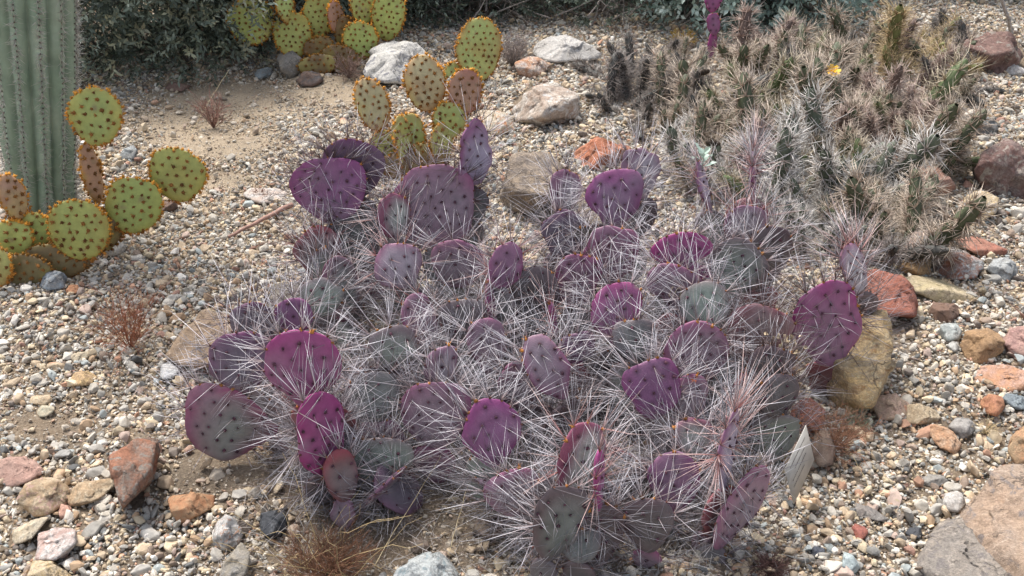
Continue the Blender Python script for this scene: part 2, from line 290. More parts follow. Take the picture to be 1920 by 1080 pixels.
rocks = [
 ('boulder', [(683,135),(700,96),(738,71),(768,78),(815,106),(808,135),(775,158),(715,158),(690,150)], 'white quartz boulder beside the green prickly pear at the back', (.68,.66,.62), (.56,.54,.5), .8, (.25,.25,.27)),
 ('boulder', [(1000,100),(1008,70),(1058,66),(1108,84),(1136,104),(1130,126),(1062,122),(1008,110)], 'long flat white rock at the back of the gravel', WH, (.5,.47,.43), .5, None),
 ('rock', [(965,120),(975,104),(1005,104),(1028,124),(1022,146),(1000,152),(972,140)], 'small orange and white rock in front of the long white rock', ORG, WH, .7, (.6,.5,.4)),
 ('boulder', [(946,188),(985,156),(1045,154),(1082,180),(1086,215),(1070,243),(1015,247),(960,225)], 'pinkish white boulder in the middle of the back gravel', (.5,.38,.3), (.58,.54,.48), .6, WH),
 ('rock', [(892,215),(910,200),(945,205),(972,228),(965,248),(925,252),(895,245)], 'cream rock to the left of the pinkish white boulder', CR, WH, .7, ORG),
 ('boulder', [(938,345),(945,300),(975,284),(1020,288),(1048,315),(1052,380),(1035,412),(975,416),(942,395)], 'big rounded grey brown boulder behind the purple cactus', (.24,.20,.17), (.40,.31,.22), .95, None),
 ('rock', [(1070,300),(1078,282),(1110,262),(1150,255),(1182,258),(1180,290),(1150,315),(1085,318)], 'orange red sandstone lump behind the purple cactus', (.48,.17,.09), (.55,.27,.17), .7, None),
 ('stone', [(519,110),(524,84),(548,88),(570,110),(572,132),(545,148),(526,132)], 'upright grey stone under the back green prickly pear', (.36,.32,.27), GRY, 1.1, None),
 ('stone', [(556,152),(568,134),(596,130),(606,150),(596,162),(566,162)], 'dark brown stone at the foot of the back green prickly pear', BRN, DGR, .7, None),
 ('stone', [(476,142),(482,126),(505,122),(514,134),(505,146),(484,148)], 'blue grey stone at the edge of the hedge', BLU, GRY, .6, None),
 ('stone', [(306,168),(318,154),(346,151),(358,162),(340,172),(314,173)], 'flat reddish brown stone under the dark hedge', (.27,.17,.14), BRN, .5, None),
 ('rock', [(-6,862),(30,855),(66,862),(84,882),(60,903),(18,914),(-8,902)], 'pink rock at the left edge of the gravel', PNK, (.42,.25,.2), .6, None),
 ('rock', [(26,965),(32,918),(70,896),(100,890),(128,912),(126,945),(85,968),(50,970)], 'angular tan block, largest of the rocks at lower left', TAN, CR, .8, PNK),
 ('rock', [(127,925),(148,905),(210,896),(220,906),(195,932),(150,950),(128,946)], 'tan wedge of rock touching the angular tan block', TAN, CR, .6, None),
 ('boulder', [(214,830),(244,820),(268,820),(310,838),(304,880),(284,900),(276,960),(248,984),(230,950),(214,920),(205,870)], 'tall split boulder, red on the left and grey on the right', (.38,.17,.10), (.22,.19,.16), 1.0, (.25,.22,.19)),
 ('rock', [(308,945),(322,930),(370,925),(414,930),(400,952),(360,972),(328,988),(322,965)], 'bright orange sandstone lying left of the black slate', ORG, TAN, .6, None),
 ('rock', [(20,1020),(28,992),(78,970),(112,972),(108,992),(60,1010),(44,1030)], 'cream angular rock near the lower left corner', CR, (.55,.50,.40), .6, None),
 ('rock', [(44,1040),(62,1008),(105,990),(140,995),(144,1020),(120,1050),(60,1052)], 'pink and white rock below the cream angular rock', (.50,.34,.29), WH, .6, WH),
 ('rock', [(48,1095),(60,1052),(85,1046),(135,1080),(130,1100)], 'yellowish rock cut by the lower left edge of the picture', CR, YEL, .6, None),
 ('rock', [(486,985),(494,958),(524,950),(542,956),(535,995),(520,1012),(498,1008)], 'black slate block beside the dry brown grass', (.05,.055,.065), (.085,.09,.10), .8, None),
 ('rock', [(400,1022),(404,985),(424,964),(440,972),(456,1000),(450,1020),(425,1036)], 'white and grey streaked upright rock below the orange sandstone', WH, (.2,.2,.2), 1.0, (.40,.22,.14)),
 ('rock', [(404,1100),(425,1048),(452,1018),(468,1036),(462,1075),(440,1100)], 'grey triangular rock at the bottom edge beside the slate', (.33,.29,.23), GRY, .9, None),
 ('boulder', [(728,1095),(745,1066),(790,1046),(822,1036),(845,1050),(862,1080),(850,1110),(760,1115)], 'pale blue white boulder at the bottom centre edge', (.52,.55,.55), (.40,.43,.43), .7, (.3,.36,.38)),
 ('boulder', [(304,668),(330,640),(372,585),(425,578),(448,600),(440,650),(400,690),(330,684)], 'tan boulder lying behind the left purple pads', (.45,.32,.21), (.37,.28,.21), .6, None),
 ('stone', [(298,700),(305,684),(330,678),(338,695),(325,710),(305,712)], 'small white quartz stone in front of the tan boulder', WH, (.5,.52,.54), .7, None),
 ('rock', [(478,585),(512,535),(555,528),(600,560),(600,610),(520,625)], 'grey brown flat rock half hidden behind the left purple pads', (.32,.27,.22), GRY, .5, None),
 ('slab', [(1795,990),(1826,940),(1868,884),(1990,866),(2040,1100),(1850,1160)], 'large pinkish tan slab filling the lower right corner', (.50,.36,.26), (.42,.33,.26), .28, (.25,.21,.19)),
 ('slab', [(1694,1100),(1722,1040),(1762,984),(1812,972),(1850,1000),(1896,1060),(1890,1120)], 'grey flat slab in front of the pinkish tan slab', (.30,.27,.24), (.36,.31,.26), .25, (.2,.18,.17)),
 ('rock', [(1886,860),(1900,815),(1925,796),(1975,800),(1970,880),(1905,884)], 'orange tan rock at the right edge above the big slab', TAN, ORG, .7, None),
 ('boulder', [(1590,530),(1640,498),(1678,506),(1710,540),(1718,572),(1714,602),(1660,592),(1600,590)], 'deep red sandstone block right of the purple cactus', RED, (.28,.12,.09), .7, None),
 ('boulder', [(1528,620),(1545,595),(1658,590),(1670,650),(1640,768),(1545,770)], 'large golden yellow layered block under the magenta pad', (.66,.46,.22), (.66,.52,.34), 1.0, (.33,.19,.08), .1),
 ('slab', [(1688,524),(1712,516),(1770,524),(1832,556),(1822,572),(1760,570),(1715,548)], 'flat pale yellow slab behind the brown round stone', (.50,.42,.25), CR, .25, None),
 ('rock', [(1684,505),(1698,484),(1722,472),(1746,484),(1745,515),(1700,518)], 'orange brown rock beside the deep red block', (.47,.29,.14), TAN, .8, None),
 ('boulder', [(1745,498),(1765,468),(1805,462),(1848,495),(1845,518),(1800,526),(1748,518)], 'red and grey boulder behind the flat yellow slab', (.32,.14,.09), (.36,.38,.38), .6, (.33,.36,.37)),
 ('slab', [(1776,440),(1812,436),(1888,468),(1884,484),(1850,490),(1800,460)], 'thin red slab behind the red and grey boulder', (.42,.22,.16), RED, .3, None),
 ('boulder', [(1684,500),(1700,452),(1722,428),(1762,434),(1775,462),(1745,480),(1710,496)], 'pinkish grey boulder at the foot of the spiny cholla', (.38,.27,.22), GRY, .7, BLU),
 ('rock', [(1850,508),(1862,488),(1890,483),(1911,500),(1908,520),(1880,530)], 'pale grey rounded rock at the right of the red boulders', (.45,.47,.47), GRY, .8, None),
 ('stone', [(1742,590),(1750,568),(1782,563),(1802,580),(1796,602),(1758,608)], 'dark brown round stone beside the deep red block', (.20,.12,.085), BRN, .8, None),
 ('rock', [(1800,650),(1812,620),(1850,617),(1888,634),(1880,660),(1842,682),(1812,676)], 'rusty tan boulder at the right above the orange slab', (.40,.25,.13), (.33,.21,.12), .8, None),
 ('stone', [(1757,625),(1765,608),(1790,605),(1804,620),(1798,638),(1770,640)], 'pale grey green stone left of the rusty tan boulder', (.42,.46,.44), (.5,.5,.48), .7, None),
 ('stone', [(1772,650),(1785,640),(1802,642),(1800,658),(1780,662)], 'small pale stone just below the pale grey green stone', (.5,.5,.47), GRY, .5, None),
 ('slab', [(1880,640),(1896,616),(1960,612),(1970,690),(1890,682)], 'pink slab cut by the right edge of the picture', (.42,.25,.22), PNK, .4, None),
 ('slab', [(1826,708),(1840,686),(1890,684),(1950,704),(1940,730),(1860,738)], 'flat orange slab at the right edge', (.52,.28,.16), PNK, .25, None),
 ('stone', [(1838,756),(1848,738),(1878,740),(1886,768),(1868,782),(1848,775)], 'orange stone under the flat orange slab', (.47,.22,.13), ORG, .8, None),
 ('stone', [(1876,750),(1890,738),(1940,742),(1940,768),(1886,768)], 'blue grey stone at the right edge under the orange slab', (.20,.23,.25), BLU, .6, None),
 ('rock', [(1634,765),(1640,742),(1680,738),(1705,758),(1695,785),(1650,786)], 'rough tan rock right below the golden yellow block', (.42,.31,.22), PNK, .7, None),
 ('rock', [(1688,775),(1705,756),(1750,762),(1764,784),(1745,797),(1700,794)], 'rough tan rock with a mossy side, right of its twin', (.44,.34,.22), CR, .6, None),
 ('rock', [(1738,812),(1752,796),(1782,806),(1803,832),(1790,852),(1765,842)], 'orange wedge shaped stone in the right gravel', (.50,.29,.17), (.52,.38,.27), .7, None),
 ('stone', [(1778,800),(1792,784),(1815,784),(1832,798),(1822,815),(1800,826)], 'light grey stone behind the orange wedge', (.38,.36,.34), GRY, .7, None),
 ('boulder', [(1800,110),(1812,75),(1850,55),(1900,58),(1935,95),(1940,140),(1850,150),(1806,138)], 'dark red brown boulder near the top right corner', (.22,.13,.11), (.27,.17,.14), .8, (.32,.28,.24)),
 ('stone', [(1870,130),(1880,118),(1905,116),(1928,128),(1915,146),(1890,146)], 'small white rock in front of the top right boulder', WH, (.6,.55,.52), .6, None),
 ('boulder', [(1826,322),(1846,282),(1890,262),(1950,270),(1960,370),(1880,378),(1840,350)], 'dark red grey boulder on the right edge', (.24,.14,.12), (.26,.22,.20), .8, (.32,.28,.24)),
 ('rock', [(1684,350),(1692,318),(1722,308),(1760,315),(1792,350),(1780,372),(1720,376)], 'orange pink rock tucked under the cholla stems', (.50,.27,.19), PNK, .7, None),
 ('rock', [(1800,395),(1812,365),(1845,356),(1870,372),(1868,400),(1835,420),(1808,418)], 'cream and yellow rock below the dark boulder at right', CR, YEL, .7, WH),
 ('stone', [(1812,240),(1825,220),(1855,214),(1874,234),(1865,254),(1830,258)], 'dark grey stone in the upper right gravel', (.22,.23,.23), GRY, .7, None),
 ('stone', [(1738,302),(1748,282),(1775,280),(1782,300),(1765,314),(1745,314)], 'grey stone beside the orange pink rock', (.25,.26,.27), GRY, .7, None),
 ('stone', [(1766,950),(1772,922),(1804,922),(1812,945),(1796,960),(1770,958)], 'small white topped block next to the big corner slab', WH, (.4,.36,.32), .9, None),
 ('stone', [(1722,900),(1738,888),(1772,892),(1780,906),(1758,914),(1730,910)], 'flat grey stone behind the white topped block', (.33,.31,.28), GRY, .4, None),
 ('stone', [(1578,1060),(1582,1034),(1592,1030),(1614,1062),(1600,1080),(1580,1072)], 'pale teal wedge stone near the bottom right', (.45,.52,.52), (.38,.44,.44), .7, None),
 ('stone', [(1592,996),(1602,982),(1622,988),(1630,1004),(1612,1014),(1594,1010)], 'small brick red stone in the lower right gravel', (.33,.12,.10), RED, .5, None),
 ('stone', [(1697,1000),(1706,988),(1734,990),(1732,1006),(1712,1012)], 'black slate chip beside the grey flat slab', DGR, (.10,.10,.11), .5, None),
 ('stone', [(1518,1036),(1526,1024),(1544,1026),(1552,1040),(1536,1048),(1520,1046)], 'dark blue slate chip near the bottom edge', (.09,.10,.13), DGR, .5, None),
 ('rock', [(1520,850),(1528,815),(1548,800),(1566,840),(1562,872),(1535,876)], 'rough brown rock just behind the plant tag', (.24,.18,.14), BRN, .8, None),
 ('stone', [(1594,952),(1604,942),(1640,955),(1668,974),(1650,978),(1610,968)], 'long grey brown stone lying in the lower right gravel', (.25,.22,.20), GRY, .4, None),
 ('slab', [(452,366),(470,352),(520,354),(548,364),(530,380),(480,382)], 'flat pinkish white slab beside the fallen stick', (.58,.47,.40), WH, .3, None),
 ('stone', [(68,535),(80,512),(110,506),(126,520),(120,540),(90,545)], 'blue grey stone in front of the left green prickly pear', (.25,.29,.33), GRY, .8, None),
 ('stone', [(123,545),(130,534),(146,534),(150,546),(138,554),(126,553)], 'small orange stone right of the blue grey stone', (.45,.22,.12), ORG, .7, None),
 ('stone', [(192,470),(200,454),(222,448),(240,458),(232,474),(205,484)], 'cream stone at the foot of the left green prickly pear', (.55,.50,.42), WH, .7, None),
 ('stone', [(222,295),(232,280),(250,272),(258,284),(248,300),(228,304)], 'pale blue grey stone right of the saguaro', (.36,.39,.40), GRY, .5, None),
 ('stone', [(296,392),(306,378),(328,376),(334,390),(318,402),(300,402)], 'dark brown stone under the rightmost green pad', BRN, (.15,.10,.08), .6, None),
 ('rock', [(1478,800),(1486,762),(1520,748),(1545,770),(1540,806),(1500,812)], 'dull red rock in the shade below the purple cactus', (.27,.12,.10), RED, .8, None),
 ('stone', [(128,715),(140,698),(170,695),(184,708),(168,722),(140,724)], 'tan stone in the left gravel beyond the pink rock', TAN, YEL, .6, None),
 ('stone', [(132,670),(140,657),(162,656),(170,668),(156,680),(138,680)], 'cream stone in the left gravel near the red dry weed', CR, (.45,.4,.3), .6, None),
 ('stone', [(52,752),(62,742),(92,740),(100,750),(84,760),(58,762)], 'flat yellow tan stone in the left gravel', CR, TAN, .5, None),
 ('stone', [(68,770),(78,760),(98,760),(104,772),(90,782),(72,782)], 'pale green grey stone below the flat yellow tan stone', (.45,.43,.33), CR, .6, None),
 ('stone', [(110,960),(114,945),(132,948),(138,962),(124,974),(112,972)], 'small salmon pink stone between the tan rocks', (.52,.30,.22), PNK, .7, None),
 ('stone', [(886,1000),(892,978),(930,968),(944,985),(938,1010),(900,1014)], 'dull brown stone sunk in the bare soil at bottom centre', (.25,.20,.15), BRN, .6, None),
 ('stone', [(768,1028),(776,1010),(798,1008),(806,1024),(796,1038),(776,1038)], 'grey brown stone behind the pale blue boulder', (.26,.22,.18), BRN, .7, None),
 ('stone', [(740,975),(746,960),(772,956),(782,970),(770,982),(748,984)], 'pale brown stone in the soil between the two cactus masses', (.38,.31,.24), TAN, .6, None),
 ('boulder', [(1076,12),(1090,0),(1120,-8),(1150,2),(1148,22),(1110,30)], 'shadowed brown rock beneath the back shrubs', (.2,.15,.13), BRN, .6, None),
]
for r_ in rocks:
    st_ = r_[7] if len(r_) > 7 else 0
    k_ = r_[5]
    rock(r_[0], r_[1], r_[2], r_[3], r_[4], k_, r_[6], st_, rough=.07 if r_[0] == 'boulder' else .06 if r_[0] == 'slab' and r_[5] < .3 else .05,
         zoff=0.0 if k_ > .4 else -.004)
ROCKPOLY = [np.array(r_[1], float) for r_ in rocks]
def in_poly(px, py, pl):
    inside = np.zeros(px.shape, bool); n = len(pl)
    for i in range(n):
        (xa, ya), (xb, yb) = pl[i], pl[(i + 1) % n]
        cnd = ((ya > py) != (yb > py)) & (px < (xb - xa) * (py - ya) / (yb - ya + 1e-9) + xa); inside ^= cnd
    return inside
def to_px(P):
    d = P - CAMP; D = d @ FWD; return 960 + F * d[:, 0] / D, 540 - F * (d @ UP) / D

# ------------------------------------------------------------------ gravel
PAL = np.array([(.40,.385,.36),(.50,.47,.42),(.58,.55,.50),(.33,.32,.30),(.24,.24,.235),(.13,.135,.14),(.46,.37,.27),(.52,.44,.32),(.42,.30,.20),(.45,.27,.19),
                (.42,.33,.29),(.33,.20,.16),(.34,.38,.39),(.65,.63,.60),(.28,.22,.18),(.20,.17,.15)])
PW = np.array([13,16,9,8,5,2.6,14,12,6,2.6,5,2.2,3.2,4,6,3.5]); PW = PW / PW.sum()
def pebble_mesh(i, sub=2):
    rg = np.random.default_rng(100 + i); dirs, Fc = ICO[sub]
    ext = np.array((1, rg.uniform(.6, .9), rg.uniform(.35, .6)))
    pls = []
    for _ in range(9):
        n = rg.normal(size=3); n /= np.linalg.norm(n); pls.append((n, math.sqrt(((n * ext) ** 2).sum()) * rg.uniform(.45, .85)))
    V = dirs * polytope(dirs, pls, ext, 45)[:, None]; V = V * (1 + .05 * fbm(V * 2 + i, i, 2))[:, None]
    return V, Fc
def hull_mesh(i, npts, bevel=0.):
    rg = np.random.default_rng(500 + i); ext = np.array((1, rg.uniform(.6, .95), rg.uniform(.38, .7)))
    P_ = unit(rg.normal(size=(npts, 3))) * ext * rg.uniform(.85, 1.08, (npts, 1)); bm = bmesh.new()
    for p_ in P_: bm.verts.new(p_)
    r_ = bmesh.ops.convex_hull(bm, input=bm.verts); bmesh.ops.delete(bm, geom=[v for v in bm.verts if not v.link_faces], context='VERTS')
    bmesh.ops.dissolve_limit(bm, angle_limit=.28, verts=bm.verts, edges=bm.edges)
    if bevel: bmesh.ops.bevel(bm, geom=bm.edges[:], offset=bevel, segments=1, affect='EDGES', profile=.5)
    me = bpy.data.meshes.new('stone'); bm.to_mesh(me); bm.free(); return me
def pebble_material(name, src):
    m, t, b = mat_base(name, .85)
    if src == 'inst':
        a = N(t, 'ShaderNodeAttribute', attribute_name='pc'); a.attribute_type = 'INSTANCER'; c = a.outputs['Color']
    else: c = N(t, 'ShaderNodeObjectInfo').outputs['Color']
    tc = N(t, 'ShaderNodeTexCoord'); geo = N(t, 'ShaderNodeNewGeometry')
    nn = noise(t, 55, 5, .7, geo.outputs['Position'])
    v = t.nodes.new('ShaderNodeMapRange'); v.inputs[1].default_value = .3; v.inputs[2].default_value = .7; v.inputs[3].default_value = .72; v.inputs[4].default_value = 1.25
    t.links.new(nn, v.inputs[0]); s = N(t, 'ShaderNodeVectorMath', operation='SCALE'); t.links.new(c, s.inputs[0]); t.links.new(v.outputs[0], s.inputs['Scale'])
    t.links.new(s.outputs[0], b.inputs['Base Color'])
    bump(t, b, noise(t, 420, 3, .7, geo.outputs['Position']), .5, .002)
    return m
M_peb = pebble_material('gravel_pebble', 'inst'); M_stone = pebble_material('loose_stone', 'obj')
pcol = bpy.data.collections.new('pebble_shapes')
for i in range(10):
    me_ = hull_mesh(i, 13 + i, .07 if i % 2 else .12); me_.materials.append(M_peb); pcol.objects.link(bpy.data.objects.new('pebble_shape', me_))
def scatter_pts(n, seed):
    rg = np.random.default_rng(seed)
    yy = rg.uniform(.7, 6.4, n * 2); hw = .75 + .68 * yy; keep = rg.uniform(0, 1, len(yy)) < hw / (.75 + .68 * 6.4)
    yy = yy[keep]; xx = rg.uniform(-1, 1, len(yy)) * (.75 + .68 * yy); return xx, yy, rg
SANDY = [(430,190,150,45),(400,265,130,40),(620,170,120,40),(700,1000,170,90),(880,960,130,90),(600,900,200,60),(420,890,120,50),(80,800,70,30),(330,230,100,30),(1100,400,90,50),(1640,620,90,35),(400,340,80,20)]
def sandy(px, py):
    s = np.zeros(px.shape)
    for cx, cy, a, b_ in SANDY: s = np.maximum(s, np.clip(1.35 - np.sqrt(((px - cx) / a) ** 2 + ((py - cy) / b_) ** 2), 0, 1))
    return np.clip(s * 1.3, 0, 1)
xx, yy, rg = scatter_pts(690000, 5)
zz = gz(xx, yy); px, py = to_px(np.stack([xx, yy, zz], -1)); sn = sandy(px, py)
clump = .5 + .5 * fbm(np.stack([xx * 3, yy * 3, xx * 0], -1), 77, 3)
keep = (rg.uniform(0, 1, len(xx)) < (1 - .62 * sn) * (.75 + .35 * clump)) & (px > -900) & (px < 2820) & (py < 2000)
for pl in ROCKPOLY:
    c_ = pl.mean(0); keep &= ~in_poly(px, py, c_ + (pl - c_) * .8)
xx, yy, zz, px, py, sn = [a[keep] for a in (xx, yy, zz, px, py, sn)]; n = len(xx)
size = np.exp(rg.normal(math.log(.0046), .48, n)) * (1 - .38 * sn); size = np.clip(size, .0022, .019)
big = rg.uniform(0, 1, n) < .012; size[big] = rg.uniform(.012, .021, big.sum())
lift = rg.uniform(-.1, .9, n) * size
ci = rg.choice(len(PAL), n, p=PW); pcx = PAL[ci] * rg.uniform(.75, 1.25, (n, 1)) * (1.02, 1.0, .955)
pcx = pcx * (1 - .45 * sn[:, None]) + np.array((.42, .34, .25)) * (.45 * sn[:, None])
# the purple cactus's own footing is darker litter-covered grit
gm = bpy.data.meshes.new('gravel'); gm.vertices.add(n); gm.vertices.foreach_set('co', np.stack([xx, yy, zz + lift], -1).astype(np.float32).ravel())
def fattr(name, typ, data, key='value'):
    a = gm.attributes.new(name, typ, 'POINT'); a.data.foreach_set(key, np.asarray(data, np.float32).ravel())
fattr('pc', 'FLOAT_COLOR', np.concatenate([pcx, np.ones((n, 1))], 1), 'color')
fattr('rot', 'FLOAT_VECTOR', np.stack([rg.normal(0, .6, n), rg.normal(0, .6, n), rg.uniform(0, 6.28, n)], -1), 'vector')
fattr('sc', 'FLOAT_VECTOR', size[:, None] * rg.uniform(.8, 1.25, (n, 3)), 'vector')
gravel = link('gravel', gm, kind='stuff'); tag(gravel, 'loose grey and tan gravel covering the ground', 'gravel')
ng = bpy.data.node_groups.new('gravel_scatter', 'GeometryNodeTree')
ng.interface.new_socket('Geometry', in_out='INPUT', socket_type='NodeSocketGeometry'); ng.interface.new_socket('Geometry', in_out='OUTPUT', socket_type='NodeSocketGeometry')
gi, go = ng.nodes.new('NodeGroupInput'), ng.nodes.new('NodeGroupOutput')
m2p = ng.nodes.new('GeometryNodeMeshToPoints'); iop = ng.nodes.new('GeometryNodeInstanceOnPoints'); ci_ = ng.nodes.new('GeometryNodeCollectionInfo')
ci_.inputs['Collection'].default_value = pcol; ci_.inputs['Separate Children'].default_value = True; ci_.inputs['Reset Children'].default_value = True
def nattr(name, typ):
    a = ng.nodes.new('GeometryNodeInputNamedAttribute'); a.data_type = typ; a.inputs['Name'].default_value = name; return a.outputs['Attribute']
e2r = ng.nodes.new('FunctionNodeEulerToRotation')
L_ = ng.links.new
L_(gi.outputs[0], m2p.inputs['Mesh']); L_(m2p.outputs[0], iop.inputs['Points']); L_(ci_.outputs[0], iop.inputs['Instance']); iop.inputs['Pick Instance'].default_value = True
L_(nattr('rot', 'FLOAT_VECTOR'), e2r.inputs[0]); L_(e2r.outputs[0], iop.inputs['Rotation']); L_(nattr('sc', 'FLOAT_VECTOR'), iop.inputs['Scale'])
rv = ng.nodes.new('FunctionNodeRandomValue'); rv.data_type = 'INT'; rv.inputs[4].default_value = 0; rv.inputs[5].default_value = 9
L_(rv.outputs[2], iop.inputs['Instance Index']); L_(iop.outputs[0], go.inputs[0])
gravel.modifiers.new('scatter', 'NODES').node_group = ng
# the larger loose stones of the gravel bed, one object each, laid into the ground
sx, sy, rg = scatter_pts(3400, 9)
sp_ = np.stack([sx, sy, gz(sx, sy)], -1); px, py = to_px(sp_)
wgt = np.where(px > 1500, 2.0, 1.0) * np.where((px < 620) & (py > 800), 1.8, 1.0) * np.where((px > 430) & (px < 1500) & (py > 300) & (py < 900), .1, 1) * (1 - .7 * sandy(px, py)) * np.where(py < 420, .5, 1.)
ok = (px > -30) & (px < 1950) & (py < 1110) & (py > 90)
for pl in ROCKPOLY:
    c_ = pl.mean(0); ok &= ~in_poly(px, py, c_ + (pl - c_) * 1.15)
idx = [i for i in np.argsort(-(wgt * rg.uniform(0, 1, len(px)))) if ok[i]][:292]
smesh = []
for i in range(12):
    me_ = hull_mesh(40 + i, 16 + i, .06); me_.materials.append(M_stone); smesh.append(me_)
for j, i in enumerate(idx):
    s = float(rg.uniform(.012, .026)) * (1.25 if rg.uniform() < .2 else 1) * (1.3 if px[i] > 1480 and rg.uniform() < .5 else 1)
    o = link('stone', smesh[j % 12], ground, loc=(float(sx[i]), float(sy[i]), float(sp_[i, 2]) + s * .22), rot=(rg.normal(0, .25), rg.normal(0, .25), rg.uniform(0, 6.28)))
    o.scale = (s, s * rg.uniform(.7, 1.1), s * rg.uniform(.7, 1.1)); c_ = PAL[rg.choice(len(PAL), p=PW)] * rg.uniform(.85, 1.15) * (1.02, 1.0, .96); o.color = (*c_, 1)

# ------------------------------------------------------------------ prickly pear pads
TH = np.linspace(0, 2 * math.pi, 49)[:-1]
def outline(w, h, rg, tap=.3, wob=.035, poly=None):
    """polar radii R(theta) round the pad's centre, theta from +z towards +x"""
    if poly is not None:
        pl = np.array(poly, float) * (w / 2, h / 2); n = len(pl); tt = np.arctan2(pl[:, 0], pl[:, 1]) % (2 * math.pi); rr = np.hypot(pl[:, 0], pl[:, 1])
        o = np.argsort(tt); tt, rr = tt[o], rr[o]; tt = np.concatenate([tt - 2 * math.pi, tt, tt + 2 * math.pi]); rr = np.tile(rr, 3)
        r = np.interp(TH, tt, rr)
        for _ in range(2): r = .25 * np.roll(r, 1) + .5 * r + .25 * np.roll(r, -1)
        return r
    x, z = np.sin(TH), np.cos(TH)
    u = (z + 1) / 2; sx_ = 1 - tap * (1 - u) ** 1.3
    X_ = w / 2 * x * sx_; Z_ = h / 2 * np.sign(z) * np.abs(z) ** .92
    X_ *= 1 / np.abs(X_).max() * w / 2
    tt = np.arctan2(X_, Z_) % (2 * math.pi); rr = np.hypot(X_, Z_); o = np.argsort(tt); tt, rr = tt[o], rr[o]
    tt = np.concatenate([tt - 2 * math.pi, tt, tt + 2 * math.pi]); rr = np.tile(rr, 3)
    r = np.interp(TH, tt, rr)
    for k in (2, 3, 4, 5, 9): r = r * (1 + rg.normal() * wob / k ** .8 * np.cos(k * TH + rg.uniform(0, 6.28)))
    r = r * (1 + .008 * np.cos(17 * TH + rg.uniform(0, 6)) * (rg.uniform(.4, 1.4, len(TH))))
    return r
class Pad:
    def __init__(s, w, h, seed, T=.018, tap=.3, poly=None, bend=0., wob=.035):
        s.rg = np.random.default_rng(seed); s.w, s.h, s.T = w, h, T; s.R = outline(w, h, s.rg, tap, wob, poly); s.bend = bend + s.rg.normal() * .9; s.tw = s.rg.normal() * 1.1
    def Rt(s, th): return np.interp(th % (2 * math.pi), np.append(TH, 2 * math.pi), np.append(s.R, s.R[0]))
    def warp(s, x, z): return s.bend * (x * x - .3 * z * z) * 1.2 + s.tw * x * z
    def surf(s, x, z, side):
        th = np.arctan2(x, z); q_ = np.clip(np.hypot(x, z) / s.Rt(th), 0, 1)
        return np.stack([x, s.warp(x, z) - side * s.T / 2 * np.sqrt(np.maximum(1 - q_ ** 3.2, 0)), z], -1), q_
    def mesh(s, name, mat, colf, NR=11):
        ss = np.sin(np.linspace(0, math.pi / 2, NR + 1)) ; prof = [(v, 1) for v in ss[1:-1]] + [(1., 0)] + [(v, -1) for v in ss[1:-1][::-1]]
        V = []; Q = []; S = []; SD = []
        for q_, sd_ in prof:
            x = np.sin(TH) * s.R * q_; z = np.cos(TH) * s.R * q_
            y = s.warp(x, z) - sd_ * s.T / 2 * math.sqrt(max(1 - q_ ** 3.2, 0)); V.append(np.stack([x, y, z], -1)); S.append(np.full(48, q_)); SD.append(np.full(48, sd_))
        V = np.concatenate(V); S = np.concatenate(S); SD = np.concatenate(SD); K = len(prof)
        for i in range(K - 1):
            a = np.arange(48); b_ = (a + 1) % 48; Q.append(np.stack([i * 48 + a, i * 48 + b_, (i + 1) * 48 + b_, (i + 1) * 48 + a], -1))
        nV = len(V); V = np.concatenate([V, [[0, -s.T / 2, 0], [0, s.T / 2, 0]]]); S = np.append(S, [0, 0]); SD = np.append(SD, [1, -1])
        a = np.arange(48); b_ = (a + 1) % 48
        T3 = np.concatenate([np.stack([np.full(48, nV), b_, a], -1), np.stack([np.full(48, nV + 1), (K - 1) * 48 + a, (K - 1) * 48 + b_], -1)])
        wr = fbm(V * 22 + s.w * 100, 5, 3) * .0011; V = V + np.stack([wr * 0, np.where(SD >= 0, -wr, wr), wr * 0], -1)
        return mesh(name, V, [np.concatenate(Q), T3], mat, colf(V, S, SD))
    def lattice(s, sp, margin=.9):
        n = int(max(s.w, s.h) / sp) + 3; pts = []
        for i in range(-n, n + 1):
            for j in range(-n, n + 1): pts.append(((i + .5 * (j % 2)) * sp, j * sp * .86))
        a = s.rg.uniform(-.3, .3); pts = np.array(pts) + s.rg.normal(0, sp * .11, (len(pts), 2)); c_, s_ = math.cos(a), math.sin(a)
        x = pts[:, 0] * c_ - pts[:, 1] * s_; z = pts[:, 0] * s_ + pts[:, 1] * c_
        k = np.hypot(x, z) / s.Rt(np.arctan2(x, z)) < margin; return x[k], z[k]
    def rim(s, sp, lo=-1.):
        per = s.R.mean() * 6.28; n = max(8, int(per / sp)); th = (np.arange(n) + s.rg.normal(0, .15, n)) * 2 * math.pi / n
        z = np.cos(th); th = th[z > lo]; r = s.Rt(th); x, z = np.sin(th) * r, np.cos(th) * r
        d = np.stack([np.sin(th), th * 0, np.cos(th)], -1); return np.stack([x, s.warp(x, z), z], -1), unit(d), th
